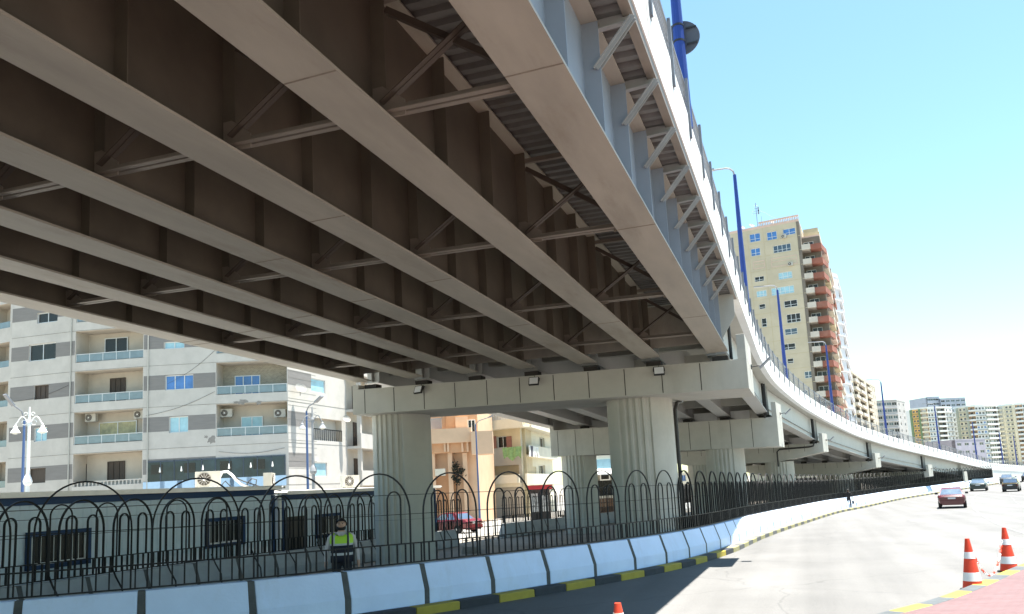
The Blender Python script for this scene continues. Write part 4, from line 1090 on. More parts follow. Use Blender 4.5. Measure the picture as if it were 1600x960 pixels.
# wing carrying the balconies
FR=Fac(C0,E0)            # right face, seen at a raking angle
OUT=3.5
wA=FR.p(3.2,0,0); wB=FR.p(3.2,0,OUT); wC=FR.p(FR.w,0,OUT); wD=FR.p(FR.w,0,0)
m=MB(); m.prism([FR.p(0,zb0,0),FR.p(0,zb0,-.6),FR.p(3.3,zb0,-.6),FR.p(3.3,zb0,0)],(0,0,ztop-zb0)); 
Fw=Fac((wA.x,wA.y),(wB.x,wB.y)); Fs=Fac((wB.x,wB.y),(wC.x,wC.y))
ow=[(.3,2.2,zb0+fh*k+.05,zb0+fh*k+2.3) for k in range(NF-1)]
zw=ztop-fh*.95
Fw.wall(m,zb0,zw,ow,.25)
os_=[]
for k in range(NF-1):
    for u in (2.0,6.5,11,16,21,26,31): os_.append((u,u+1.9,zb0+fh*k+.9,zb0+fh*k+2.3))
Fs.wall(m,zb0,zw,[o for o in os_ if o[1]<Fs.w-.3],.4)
m.build('wall',[mat('tower_recess_shade',(.17,.15,.125),.9,.2,.5)],tw,recalc=False)  # shade of the unlit recesses put into the wall colour
for o in ow: window(tw,Fw,o,-.2,2,alu,glass_dark,.1,False,'balcony_door')
q=MB()
for o in os_:
    if o[1]<Fs.w-.3: Fs.box(q,*o,-.35,-.3)
q.build('window',glass_dark,tw)['kind']='stuff'
for k in range(NF-1):
    z=zb0+fh*k; lo=(k*7)%3
    m=MB(); FR.box(m,.1+.5*(k%2)*.4,3.2,z-.14,z+.02,0,1.6); FR.box(m,-.02,.16,z-.14,z+1.0,0,1.65); FR.box(m,.16,1.3,z-.14,z+1.0,1.5,1.65); m.build('balcony',cream_p,tw)
    m=MB(); FR.box(m,.9,3.2,z-.14,z+.02,1.6,OUT+.2);
    FR.box(m,.75,.95,z-.14,z+1.02,1.66,OUT+.25); m.hexa([FR.p(.95,z-.14,OUT+.1),FR.p(6.4,z-.14,OUT+.8),FR.p(6.4,z-.14,OUT+.95),FR.p(.95,z-.14,OUT+.25),FR.p(.95,z+1.02,OUT+.1),FR.p(6.4,z+1.02,OUT+.8),FR.p(6.4,z+1.02,OUT+.95),FR.p(.95,z+1.02,OUT+.25)])
    m.build('balcony',red_p,tw)
    for (a,b,pj,mm) in ((6.6,14.5,1.0,(cream_p,pinkish,yell_p)[lo]),(15.5,23,.7,(cream_p,cream_p,red_p)[(k*5)%3]),(24,Fs.w+2.5,.9,(pinkish,cream_p,red_p)[(k*4)%3])):
        m=MB(); FR.box(m,a,b,z-.14,z+.95,OUT,OUT+pj); m.build('balcony',mm,tw)
for j in range(26):
    k=random.randrange(2,NF-2); u=random.choice([9,12,18,21,25,29]); z=zb0+fh*k
    ac_unit(FR.p(u,z+1.1,OUT+.9),math.atan2(FR.u.y,FR.u.x),'',None,tw,1.0,.7,.4,False)
# roof, parapet balusters, hut and mast
m=MB(); bk=Vector((-2,26,0)); m.prism([FT.p(0,zb0,-1.0),FT.p(FT.w-.05,zb0,-1.0),FR.p(1.0,zb0,-.05),FR.p(FR.w,zb0,-.05),FT.p(0,zb0,-36)],(0,0,ztop-zb0-.02)); m.prism([Fw.p(0,zb0,-.5),Fw.p(OUT-.3,zb0,-.5),Fs.p(Fs.w,zb0,-.5),FR.p(FR.w,zb0,0)],(0,0,zw-zb0)); m.build('core',beige,tw)
m=MB(); m.prism([FT.p(0,ztop,0),FT.p(FT.w,ztop,0),FR.p(FR.w,ztop,0),FT.p(0,ztop,-36)],(0,0,.25)); m.prism([Fw.p(0,zw,0),Fw.p(OUT,zw,0),Fs.p(Fs.w,zw,0),FR.p(FR.w,zw,0)],(0,0,.3)); FT.box(m,0,FT.w*.45,ztop+.25,ztop+.55,-.4,.05)
m.build('roof',pinkish,tw)
m=MB(); a=FT.w*.45
FT.box(m,a,FT.w,ztop+.25,ztop+.5,-.3,.08); FT.box(m,a,FT.w,ztop+1.15,ztop+1.4,-.3,.1)
for k in range(24): u=lerp(a+.1,FT.w-.1,k/23); FT.box(m,u-.09,u+.09,ztop+.5,ztop+1.15,-.2,-.02)
m.build('roof_balustrade',pinkish,tw)
m=MB(); m.prism([Fw.p(.4,zw+.3,-.6),Fw.p(OUT-.2,zw+.3,-.6),Fw.p(OUT-.2,zw+.3,-5),Fw.p(.4,zw+.3,-5)],(0,0,1.7)); FR.box(m,4,14,zw+.3,zw+1.1,OUT-.2,OUT); m.build('roof_hut',yell_p,tw)
m=MB(); c=FT.p(FT.w*.42,ztop,-1.5); m.tube([c,c+Vector((0,0,6.2))],.07,6); m.tube([c+Vector((.9,.3,0)),c+Vector((.9,.3,3.2))],.04,5)
for z,w_ in ((4.4,.7),(5.0,.5),(5.6,.35),(3.9,.9)): m.tube([c+Vector((-w_,0,z)),c+Vector((w_,0,z))],.035,5)
for z in (4.1,4.8): m.box(c+Vector((.45,0,z)),(.25,.2,.9))
m.tube([c+Vector((0,0,5)),c+Vector((5,0,1.2))],.02,4); m.build('mast',lamp_grey,tw)
for u in (.2,.34,.62): dish(tw,FT.p(FT.w*u,ztop+1.2,-1.0),(.5,-.6,.6),.6)
# ---------------- blocks behind
random.seed(33)
bluew=mat('block_white_blue',(.60,.62,.66),.8,.08,.4,stain=.2,stain_col=(.4,.42,.46)); greyb=mat('block_grey',(.42,.41,.39),.85,.12,.3,stain=.4,stain_col=(.28,.27,.26)); sandb=mat('block_sand',(.52,.47,.38),.85,.12,.3,stain=.4,stain_col=(.36,.31,.25))
whiteb=mat('block_white',(.66,.68,.66),.8,.07,.3,stain=.2,stain_col=(.45,.46,.45)); crb=mat('block_cream',(.62,.57,.43),.8,.08,.3,stain=.2,stain_col=(.45,.4,.3)); orb=mat('block_orange',(.60,.37,.13),.8,.1,.3); grn=mat('block_green',(.14,.21,.11),.8,.12,.5); tan=mat('block_tan',(.5,.36,.24),.85,.1,.3); recs=mat('block_recess',(.22,.20,.17),.9,.25,.4)
def zt_at(px,py,d): return at(px,py,d).z
def tpts(l): return [V(px,560,d) for px,d in l]
tower('apartment_block','narrow white block with a column of blue windows, half behind the beige tower',tpts([(1303,203),(1322,208),(1325,228)]),-1.2,zt_at(1305,426,205),17,
  [{'t':'win','n':1,'w':2.0,'h':1.7,'gl':[glass_blue,glass_blue,glass_pale],'slab':0,'sd':.5},{'t':'balc','d':.5,'rm':1}],[bluew,recs],12)
tower('apartment_block','weathered sand-coloured block with stacked balconies right of the narrow white one',tpts([(1322,286),(1329,289),(1335,300),(1337,303),(1344,317),(1347,321),(1354,335),(1362,348)]),-1.2,zt_at(1327,582,286),13,
  [{'t':'win','n':2,'w':1.2,'h':1.3},{'t':'balc','d':.9,'rm':1,'gap':.3,'pm':2},{'t':'win','n':1,'w':1.3,'h':1.4},{'t':'balc','d':.9,'rm':1,'gap':.5,'pm':2},{'t':'rib'},{'t':'balc','d':.9,'rm':1,'gap':.4},{'t':'win','n':3,'w':1.2,'h':1.4}],[sandb,recs,mat('balcony_sand_pale',(.56,.52,.45),.85,.12,.4,stain=.3)],14)
tower('apartment_block','low grey flat-roofed block behind the dark lamp post',tpts([(1361,352),(1393,352),(1406,365)]),-1.2,zt_at(1380,628,352),11,
  [{'t':'win','n':4,'w':2.0,'h':1.4,'gl':[glass_dark,glass],'slab':1,'sd':.3},{'t':'win','n':2,'w':1.8,'h':1.3,'gl':[glass_dark]}],[greyb,bluew,recs],18,par_h=.5)
tower('apartment_block','curved apartment block with orange strip, dark green ribs and white balconies',tpts([(1412,506),(1415,503),(1425,500),(1428,499),(1439,496),(1453,497),(1466,500),(1477,506)]),-1.2,zt_at(1440,640,498),13,
  [{'t':'rib','m':1},{'t':'win','n':2,'m':2,'w':1.2,'h':1.3,'gl':[glass_dark],'slab':1,'sd':.4},{'t':'rib','m':1},{'t':'balc','m':4,'rm':5,'pm':4,'d':.9},{'t':'win','n':3,'w':1.3,'h':1.4,'gl':[glass_dark,glass],'slab':3,'sd':.5},{'t':'balc','rm':3,'d':.9},{'t':'win','n':2,'w':1.4,'h':1.4,'gl':[glass_dark,glass],'slab':3,'sd':.5}],[whiteb,grn,orb,recs,crb,tan],20)
tower('apartment_block','curved pale block with cream strip and grey-green ribs, middle one of the three',tpts([(1479,512),(1484,508),(1487,506),(1499,502),(1502,501),(1513,499),(1528,500),(1546,506)]),-1.2,zt_at(1510,637,500),13,
  [{'t':'balc','rm':4,'d':.6},{'t':'rib','m':1},{'t':'win','n':2,'m':2,'w':1.2,'h':1.3,'gl':[glass_dark,glass],'slab':1,'sd':.4},{'t':'rib','m':1},{'t':'balc','m':2,'rm':5,'pm':0,'d':.9},{'t':'win','n':3,'w':1.5,'h':1.4,'slab':3,'sd':.5},{'t':'balc','rm':3,'d':.9}],[whiteb,mat('rib_greygreen',(.36,.38,.31),.85,.1,.4),crb,recs,recs,tan],20)
tower('apartment_block','curved pale block with a cream stair tower, rightmost of the three',tpts([(1548,520),(1556,517),(1559,515),(1571,512),(1575,511),(1587,509),(1604,510),(1640,518)]),-1.2,zt_at(1580,634,512),14,
  [{'t':'balc','m':2,'rm':4,'pm':2,'d':.8},{'t':'rib','m':2},{'t':'win','n':2,'m':2,'w':1.2,'h':1.3,'gl':[glass_dark,glass],'slab':1,'sd':.4},{'t':'rib','m':2},{'t':'balc','m':0,'rm':5,'pm':0,'d':.9},{'t':'win','n':4,'w':1.5,'h':1.4,'slab':3,'sd':.5,'gl':[glass,glass_blue]},{'t':'balc','rm':3,'d':.9}],[whiteb,MATS['rib_greygreen'],crb,recs,recs,tan],20)
for (a,b,c,d,lab) in ((1441,1460,622,640,'grey rooftop storey showing above the block with the orange strip'),(1461,1500,624,642,'long blue-grey building top showing above the roofs between the curved blocks')):
    tower('distant_building',lab,tpts([(a,600),(b,602)]),-1.2,zt_at((a+b)/2,c,600),16,[{'t':'win','n':5,'w':3.0,'h':1.4,'gl':[glass_dark,glass]}],[mat('distant_bluegrey',(.36,.40,.47),.8,.1,.3)],20,par_h=.6)
tower('low_building','low lilac-grey building just above the parapet in front of the curved blocks',tpts([(1476,330),(1522,338)]),-1.2,zt_at(1498,689,333),4,[{'t':'win','n':4,'w':2.6,'h':1.2,'gl':[glass]}],[mat('low_lilac',(.36,.35,.41),.8,.1,.3)],14,par_h=.4)
# stair-tower caps on the roofs
# ---------------- orange and cream houses seen under the flyover
def house(name,label,pa,pb,pc,zt0,m0,m1):
    e=thing(name,label,'building',(*pb,zg(pb[1]))); return e,Fac(pa,pb),Fac(pb,pc)
orange=mat('house_orange',(.56,.33,.185),.85,.1,.6,stain=.3,stain_col=(.42,.25,.15)); peach=mat('house_peach',(.64,.45,.30),.85,.08,.6,stain=.2,stain_col=(.5,.36,.25)); brown=mat('house_recess',(.16,.12,.085),.9,.25,.8)
e,F,G=house('apartment_house','orange and peach apartment house with balconies, between the two front columns',V(628,700,76),V(744,700,76),V(771,700,86),20,orange,peach)
def rb(F,mb,r,d0,d1,mi=0):
    a,b,c,d=F.rect(*r); F.box(mb,a,b,c,d,d0,d1,mi)
m=MB(); F.box(m,0,F.w,-1.5,24,-8,-1.2,0); rb(F,m,(695,560,744,690),-1.2,.0,0); rb(F,m,(712,652,731,676),.0,.35,1); rb(F,m,(628,560,744,640),-1.2,-.4,0); rb(F,m,(628,741,744,800),-1.2,-.3,0)
G.wall(m,-1.5,24,[],.2,lambda u,z:1); G.box(m,0,G.w,-1.5,24,-6,-.05,1); m.build('wall',[orange,peach],e,recalc=False)
m=MB(); rb(F,m,(655,672,738,694),.6,1.5,0); rb(F,m,(655,690,738,694),-1,.6,0); m.build('balcony',peach,e)
m=MB(); rb(F,m,(738,676,771,711),-.5,2.0,0); m.build('balcony',peach,e)
m=MB(); rb(F,m,(650,693,738,709),-.2,1.0,0); m.build('balcony',orange,e)
for x0,x1 in ((663,668),(672,677),(695,698),(700,703),(722,725),(730,733)):
    m=MB(); rb(F,m,(x0,688,x1,707),1.0,1.25); m.build('balcony_post',peach,e)
for x0,x1 in ((674,682),(702,709),(725,732),(655,663)):
    m=MB(); rb(F,m,(x0,708,x1,800),-.3,.7); m.build('pillar',peach,e)
m=MB(); rb(F,m,(628,641,692,672),-1.19,-1.1); rb(F,m,(628,709,744,741),-1.19,-1.1); m.build('recess_back',brown,e)
m=MB(); a,b,c,d=F.rect(655,656,692,672)
n=26
for k in range(n): u=lerp(a,b,k/n); F.box(m,u,u+(b-a)/n*.55,c,d,.9,1.0)
F.box(m,a,b,d-.08,d,.88,1.02); m.build('balcony_rail',mat('rail_bluegrey',(.34,.37,.40),.6,.1,3),e)
window(e,F,F.rect(731,656,743,677),.02,2,lamp_white,glass_dark,.07,False)
m=MB(); rb(F,m,(681,733,697,744),.72,.78); m.build('sign_plate',mat('sign_plate',(.62,.60,.50),.6,.06,3),e)
u,z=F.uz(672,646); ac_unit(F.p(u,z,-.6),math.atan2(F.u.y,F.u.x),'',None,e,.9,.6,.35,False)
u,z=F.uz(692,648); dish(e,F.p(u,z,1.2),(.6,-.5,.6),.55)
# climbing plant on its ground floor
e2=thing('potted_plant','dark straggly climbing plant hanging between the pillars of the orange house','plant',tuple(F.p(F.uz(716,750)[0],zg(66),.9)))
random.seed(3); m=MB(); m2=MB(); 
for (px,py,r) in ((712,728,6),(714,736,7),(719,742,8),(713,748,6),(721,735,5),(716,754,5)):
    for k in range(46):
        u,z=F.uz(px+random.gauss(0,r*.45),py+random.gauss(0,r*.45)); q=F.p(u,z,.9+random.uniform(-.3,.3)); s_=random.uniform(.06,.15)
        d1=Vector((random.uniform(-1,1),random.uniform(-1,1),random.uniform(-1,1))).normalized()*s_; d2=d1.orthogonal()*.6; m.add([q-d1,q+d2,q+d1,q-d2],[(0,1,2,3)])
us=F.uz(716,770)[0]; m2.tube([F.p(us,zg(66),.9),F.p(us-.1,2.0,.9),F.p(us+.1,4.0,.9),F.p(us-.2,5.2,.9)],[.06,.05,.04,.02],6)
m.build('foliage',mat('plant_leaf',(.02,.024,.014),.7,.4,6),e2,recalc=False); m2.build('stem',mat('plant_stem',(.06,.045,.03),.9,.2,6),e2)
# cream house
crm=mat('house_cream',(.55,.47,.32),.85,.1,.6,stain=.3,stain_col=(.4,.33,.22)); crl=mat('house_cream_pale',(.66,.62,.50),.85,.08,.6); gryw=mat('house_greywall',(.40,.37,.32),.85,.12,.5,stain=.3,stain_col=(.3,.27,.22)); redsh=mat('shutter_red',(.27,.12,.09),.7,.15,3)
e,F,G=house('apartment_house','cream apartment house with wrap-around balconies and a green cloth on the rail',V(738,700,90),V(814,700,86),V(862,700,104),20,crm,crl)
op=[F.rect(776,682,792,700)+(.5,),F.rect(757,728,811,744)+(1.0,)]
og=[G.rect(819,680,828,699)+(.4,),G.rect(843,684,851,699)+(.4,),G.rect(822,729,838,741)+(.6,),G.rect(842,727,852,741)+(.6,)]
m=MB(); F.wall(m,-1.5,26,op,.2,lambda u,z:1 if z<7.2 else 0); G.wall(m,-1.5,26,og,.2,lambda u,z:2)
for H_,oo in ((F,op),(G,og)):
    for o in oo: H_.box(m,o[0]-.1,o[1]+.1,o[2]-.1,o[3]+.1,-o[4]-.1,-o[4],3)
m.build('wall',[crm,gryw,crl,brown],e,recalc=False)
window(e,F,op[0],-.3,2,lamp_white,glass_dark,.06,False)
for o in og: window(e,G,o,-.3,2,lamp_white,glass_dark,.07,False)
for x0,x1 in ((771,776),(792,800)):
    m=MB(); rb(F,m,(x0,682,x1,701),.02,.08); m.build('shutter',redsh,e)
def wrap(y0,y1,out,mt):
    m=MB(); a,b,c,d=F.rect(753,y0,814,y1); F.box(m,a,F.w+out,c,d,out-.15,out); F.box(m,a,F.w+out,c,c+.2,0,out-.15); G.box(m,-.01,G.w,c+.001,d,out-.15,out-.001); G.box(m,0,G.w,c+.001,c+.2,0,out-.15); m.build('balcony',mt,e); return a,c,d
a,c,d=wrap(658,672,1.3,crl); 
m=MB(); n=30
for k in range(n): u=lerp(a,F.w+1.2,k/n); F.box(m,u,u+.12,d,d+.62,1.2,1.26)
F.box(m,a,F.w+1.25,d+.62,d+.7,1.18,1.28); m.build('balcony_rail',alu,e)
m=MB(); o=G.rect(821,699,851,716); G.box(m,o[0]-1.0,G.w,o[2],o[3],.6,.75); G.box(m,o[0]-1,G.w,o[2],o[2]+.2,0,.6); m.build('balcony',crl,e)
m=MB(); rb(F,m,(753,743,816,756),.4,.9); rb(F,m,(753,756,816,762),.0,.4); m.build('balcony',crl,e)
m=MB(); o=G.rect(812,741,852,758); G.box(m,o[0],G.w,o[2],o[3],.6,.8); m.build('balcony',crl,e)
cl=thing('hanging_cloth','green cloth hung over the balcony corner of the cream house','cloth',tuple(F.p(F.w-.6,F.uz(806,716)[1],1.0)))
m=MB(); vs=[]; nx=12; nz=7; o=F.rect(794,699,821,717)
for j in range(nz):
    for i in range(nx):
        u=lerp(o[0]+(.4*j/nz),o[1]+.3,i/(nx-1)); z=lerp(o[3],o[2]+.25*math.sin(i*.9),j/(nz-1)); vs.append(F.p(u,z,1.05+.07*math.sin(i*1.7+j*.4)+.03*j))
m.add(vs,[(j*nx+i,j*nx+i+1,(j+1)*nx+i+1,(j+1)*nx+i) for j in range(nz-1) for i in range(nx-1)]); co_=m.build('cloth',mat('cloth_green',(.20,.33,.14),.9,.3,4),cl,recalc=False)
sm=co_.modifiers.new('thick','SOLIDIFY'); sm.thickness=.012
m=MB(); m.prism([F.p(0,-1.5,-.9),F.p(F.w,-1.5,-.9),G.p(G.w,-1.5,-.9),G.p(G.w,-1.5,-12),F.p(0,-1.5,-12)],(0,0,27.5)); m.build('core',crm,e)
lw=thing('laundry','white laundry hanging on the right balcony of the cream house','laundry',tuple(G.p(2,G.uz(832,705)[1],.8)))
for k in range(5):
    m=MB(); u=.2+k*1.15; z=G.uz(832,700)[1]; vs=[]
    for j in range(5):
        for i in range(5): vs.append(G.p(u+.22*i,z-.3*j,.82+.04*math.sin(i*1.5+j+k)))
    m.add(vs,[(j*5+i,j*5+i+1,(j+1)*5+i+1,(j+1)*5+i) for j in range(4) for i in range(4)])
    o=m.build('garment',[lamp_white,mat('laundry_dark',(.12,.12,.15),.9,.2,5)][k==1],lw,recalc=False); s_=o.modifiers.new('t','SOLIDIFY'); s_.thickness=.01
# shop between the right-hand columns
e,F,G=house('shop_building','pale shop house with a dark shopfront and torn white awning, seen between the columns',V(905,740,78),V(962,740,78),V(985,740,86),9,crl,crm)
m=MB(); F.wall(m,-1.5,9,[F.rect(927,735,960,775)+(1.0,)],.2); G.wall(m,-1.5,9,[],.2); m.prism([F.p(0,-1.5,-1.1),F.p(F.w,-1.5,-1.1),G.p(G.w,-1.5,-1.1),F.p(0,-1.5,-9)],(0,0,10.5)); m.build('wall',crl,e,recalc=False)
m=MB(); rb(F,m,(929,718,956,734),.02,.1); m.build('window',glass_pale,e)
m=MB(); a,b,c,d=F.rect(928,732,957,740); m.hexa([F.p(a,c,.0),F.p(b,c,.0),F.p(b,c-.15,1.3),F.p(a,c-.15,1.3),F.p(a,d,.0),F.p(b,d,.0),F.p(b,c-.05,1.3),F.p(a,c-.05,1.3)]); m.build('awning',lamp_white,e)
window(e,F,F.rect(937,737,953,751),.1,1,lamp_white,glass_dark,.12,False,'shop_window')
m=MB(); rb(F,m,(927,751,960,790),-.9,-.8); m.build('shopfront',glass_dark,e)
gt=thing('board_gate','brown board gate standing in front of the dark shopfront','gate',tuple(F.p(2,zg(70),3)))
m=MB(); a,b,c,d=F.rect(920,778,966,806)
for k in range(9): F.box(m,lerp(a,b,k/9),lerp(a,b,(k+.94)/9),zg(68),d,3.0,3.05)
m.build('board',mat('gate_brown',(.13,.075,.04),.8,.3,2),gt)
m=MB(); F.box(m,a,b,d-.5,d-.35,2.93,2.995); F.box(m,a,b,.2,.35,2.93,2.995); m.build('rail',mat('gate_rail',(.10,.06,.035),.8,.3,2),gt)
# kiosk with red canopy
p=at(843,790,64); kk=thing('kiosk','dark kiosk with a red canopy behind the arched fence','kiosk',(p.x,p.y,zg(p.y)))
K=Fac(V(827,790,64),V(862,790,64)); m=MB(); z0=zg(p.y); zc=K.uz(845,765)[1]
K.box(m,.1,K.w-.1,z0,zc,-1.6,0); m.build('body',mat('kiosk_dark',(.05,.045,.045),.7,.3,2),kk)
m=MB(); K.box(m,-.1,K.w+.1,zc,zc+.35,-1.8,.5); m.build('canopy',mat('canopy_red',(.42,.03,.035),.6,.1,2),kk)
m=MB(); K.box(m,.2,K.w*.4,z0+1.0,zc-.3,.01,.05); K.box(m,K.w*.5,K.w*.85,z0+1.0,zc-.5,.01,.05); m.build('display',mat('kiosk_display',(.35,.36,.36),.5,.6,4),kk)
# pale wall glimpsed right of the front column
e,F,G=house('low_house','small whitewashed house glimpsed just right of the right front column',V(1050,745,110),V(1104,745,110),V(1120,745,120),6,crl,crl)
m=MB(); zt_=F.uz(1075,738)[1]; F.wall(m,-1.5,zt_,[F.rect(1066,742,1072,752),F.rect(1086,742,1094,752)],.3); F.box(m,0,F.w,-1.5,zt_-.01,-6,-.4); m.build('wall',crl,e,recalc=False)
for r in ((1066,742,1072,752),(1086,742,1094,752)): window(e,F,F.rect(*r),-.25,2,alu,glass_blue,.06,False)
# ================================================================ cars
tyre_m=mat('tyre',(.02,.02,.02),.9,.15,8); rim_m=mat('rim',(.4,.41,.42),.35,.06,6,metal=.6); plate_m=mat('number_plate',(.55,.57,.58),.5,.06,6); tail_m=mat('tail_light',(.28,.012,.012),.25,.1,5,spec=.6); bump_k=mat('bumper_dark',(.03,.03,.032),.6,.15,6); car_glass=mat('car_glass',(.30,.36,.42),.07,.12,2,metal=.85)
def paint(name,c): return mat(name,c,.32,.04,2,spec=.5,coat=.6)
def sedan(loc,rz,label,body,L_=4.5,Wd=1.78,H=1.43,boxy=False,band=None,group='cars driving away on the road'):
    """local +y is forward; origin on the road under the middle of the car"""
    e=thing('car',label,'car',loc,group,rz); w=Wd/2; h=L_/2
    b=.15 if boxy else 0
    # stations: y, half width at sill / waist / shoulder, deck height
    st=[(-h,.70*w,.86*w,.80*w,.50,.80+b*.3),(-h+.12,.82*w,.95*w,.88*w,.34,.93+b*.4),(-h+.55,.90*w,1.0*w,.93*w,.27,.96+b*.3),(-h+1.2,.93*w,1.0*w,.94*w,.22,.95),(0,.94*w,1.0*w,.94*w,.20,.93),(h-1.35,.93*w,1.0*w,.94*w,.22,.92),(h-.6,.90*w,.98*w,.90*w,.25,.85+b*.3),(h-.14,.80*w,.92*w,.80*w,.30,.72+b*.4),(h,.66*w,.80*w,.68*w,.42,.60+b*.4)]
    m=MB(); vs=[]
    for y,a,c,d,z0,z1 in st:
        zm=lerp(z0,z1,.52)
        half=[(a*.9,z0),(a,z0+.06),(c,zm),(c*.995,lerp(zm,z1,.55)),(d,z1-.02),(d*.82,z1+.015)]
        ring=[(x,y,z) for x,z in half]+[(-x,y,z) for x,z in reversed(half)]
        vs+=ring
    n=12; fs=[(i*n+k,i*n+(k+1)%n,(i+1)*n+(k+1)%n,(i+1)*n+k) for i in range(len(st)-1) for k in range(n)]
    fs+=[tuple(range(n-1,-1,-1)),tuple(range((len(st)-1)*n,len(st)*n))]
    m.add(vs,fs); bo=m.build('body',body,e,local=True); smooth_by_angle(bo,38)
    # cabin
    zb_,zr=.93,H; yb0,yr0,yr1,yf=(-h+.75,-h+1.30,.25,1.15) if not boxy else (-h+.95,-h+1.25,.30,.95)
    wb,wr=.90*w,.66*w if not boxy else .76*w
    P=lambda x,y,z: Vector((x,y,z))
    m=MB(); n=7; vs=[]
    prof=[(yb0,zb_,wb),(yr0-.05,zr-.09,wr*1.05),(yr0+.22,zr-.015,wr),(-.25,zr,wr),(yr1-.1,zr-.03,wr),(yr1+.12,zr-.10,wr*1.04),(yf,zb_-.01,wb)]
    for y,z,x in prof: vs+=[(-x,y,z),(x,y,z)]
    m.add(vs,[(2*i,2*i+1,2*i+3,2*i+2) for i in range(len(prof)-1)])
    # side walls
    base=[(y,zb_-.03) for y,z,x in prof]
    k=len(m.v); 
    for s_ in (0,1):
        ring=[vs[2*i+s_] for i in range(len(prof))]; m.add(ring,[tuple(range(len(prof)))])
    ca=m.build('roof',body,e,local=True); smooth_by_angle(ca,30)
    def inset(p,q,r,s_,nm,off,ty=(.08,.10)):
        c=(p+q+r+s_)/4; nn=(q-p).cross(s_-p).normalized()
        if nn.dot(c-Vector((0,-.2,.9)))<0: nn=-nn
        pts=[lerp(v,c,.10)+nn*off for v in (p,q,r,s_)]
        g=MB(); g.prism(pts,nn*.004); return g.build(nm,car_glass,e,local=True)
    inset(P(-wb,yb0,zb_),P(wb,yb0,zb_),P(wr*1.05,yr0-.05,zr-.09),P(-wr*1.05,yr0-.05,zr-.09),'rear_window',.004)
    inset(P(-wb,yf,zb_),P(wb,yf,zb_),P(wr*1.04,yr1+.12,zr-.10),P(-wr*1.04,yr1+.12,zr-.10),'windscreen',.004)
    for s_ in (-1,1):
        ym=-.35
        inset(P(s_*wb,yb0+.35,zb_),P(s_*wb,ym,zb_),P(s_*wr*1.02,ym,zr-.06),P(s_*wr*1.03,yr0+.15,zr-.08),'side_window',.006)
        inset(P(s_*wb,ym+.06,zb_),P(s_*wb,yf-.25,zb_),P(s_*wr*1.03,yr1+.05,zr-.09),P(s_*wr*1.02,ym+.06,zr-.06),'side_window',.006)
        g=MB(); g.box((s_*(w+.09),.78,.98),(.20,.09,.14)); g.build('mirror',bump_k,e,local=True)
        g=MB(); 
        if boxy: g.box((s_*w*.72,-h+.03,.74),(.30,.06,.16))
        else: g.prism([(s_*w*.42,-h-.0,.80),(s_*w*.90,-h+.11,.82),(s_*w*.92,-h+.13,.66),(s_*w*.5,-h-.0,.68)],(0,.05,0))
        t=g.build('tail_light',tail_m,e,local=True)
        for y in (-h+.86,h-.86):
            g=MB(); g.lathe((s_*(w-.11),y,.31),[(.20,-.105),(.29,-.10),(.315,-.06),(.315,.06),(.29,.10),(.20,.105)],20,0,'X'); wh=g.build('tyre',tyre_m,e,local=True)
            g=MB(); g.lathe((s_*(w-.11+.0),y,.31),[(.05,-.109),(.195,-.100),(.195,.100),(.05,.109)],16,0,'X'); g.build('rim',rim_m,wh,local=True)
    g=MB(); g.bx(-w*.84,w*.84,-h-.035,-h+.2,.36,.56); g.bx(-w*.72,w*.72,-h+.02,-h+.3,.24,.36); g.build('bumper',bump_k if boxy else body,e,local=True)
    g=MB(); g.bx(-.24,.24,-h-.012,-h+.012,.66,.77); g.build('number_plate',plate_m,e,local=True)
    if not boxy: g=MB(); g.bx(-w*.5,w*.5,-h-.01,-h+.015,.795,.82); g.build('trim',rim_m,e,local=True)
    if band:
        g=MB(); g.hexa([(-w*.86,-h+.01,.84),(w*.86,-h+.01,.84),(w*.9,-h+.6,1.005),(-w*.9,-h+.6,1.005),(-w*.86,-h+.0,.90),(w*.86,-h+.0,.90),(w*.9,-h+.6,1.02),(-w*.9,-h+.6,1.02)]); g.build('boot_lid',band,e,local=True)
    return e
def road_pos(px,py):
    p=ground_at(px,py); return Vector((p.x,p.y,zg(p.y)+.008))
red=paint('car_red',(.085,.006,.010)); green=paint('car_green',(.006,.022,.021)); black=paint('car_black',(.008,.008,.009)); yel=paint('taxi_yellow',(.34,.23,.06)); dgr=paint('car_darkgrey',(.05,.055,.06)); brightred=paint('car_bright_red',(.13,.006,.01))
def car_at(px,py,head,*a,**k):
    p=road_pos(px,py); f=Vector((math.sin(R_(head)),math.cos(R_(head)),0)); return sedan(p+f*2.2,R_(-head),*a,**k)
car_at(1489,795,9,'dark red saloon car driving away, nearest car on the road',red)
car_at(1529,768,13,'dark green saloon car driving away beside the end of the barriers',green)
car_at(1579,769,16,'black old boxy taxi with a yellow boot lid',black,L_=4.2,Wd=1.64,H=1.40,boxy=True,band=yel)
car_at(1573,757,17,'dark saloon car driving just ahead of the black and yellow taxi',dgr)
car_at(1606,753,20,'dark car cut off by the right edge of the picture',black)
p=ground_at(706,833); sedan((p.x,p.y,zg(p.y)-.004),R_(70),'bright red car parked in the sun behind the far fence',brightred,group='cars parked on the side street')
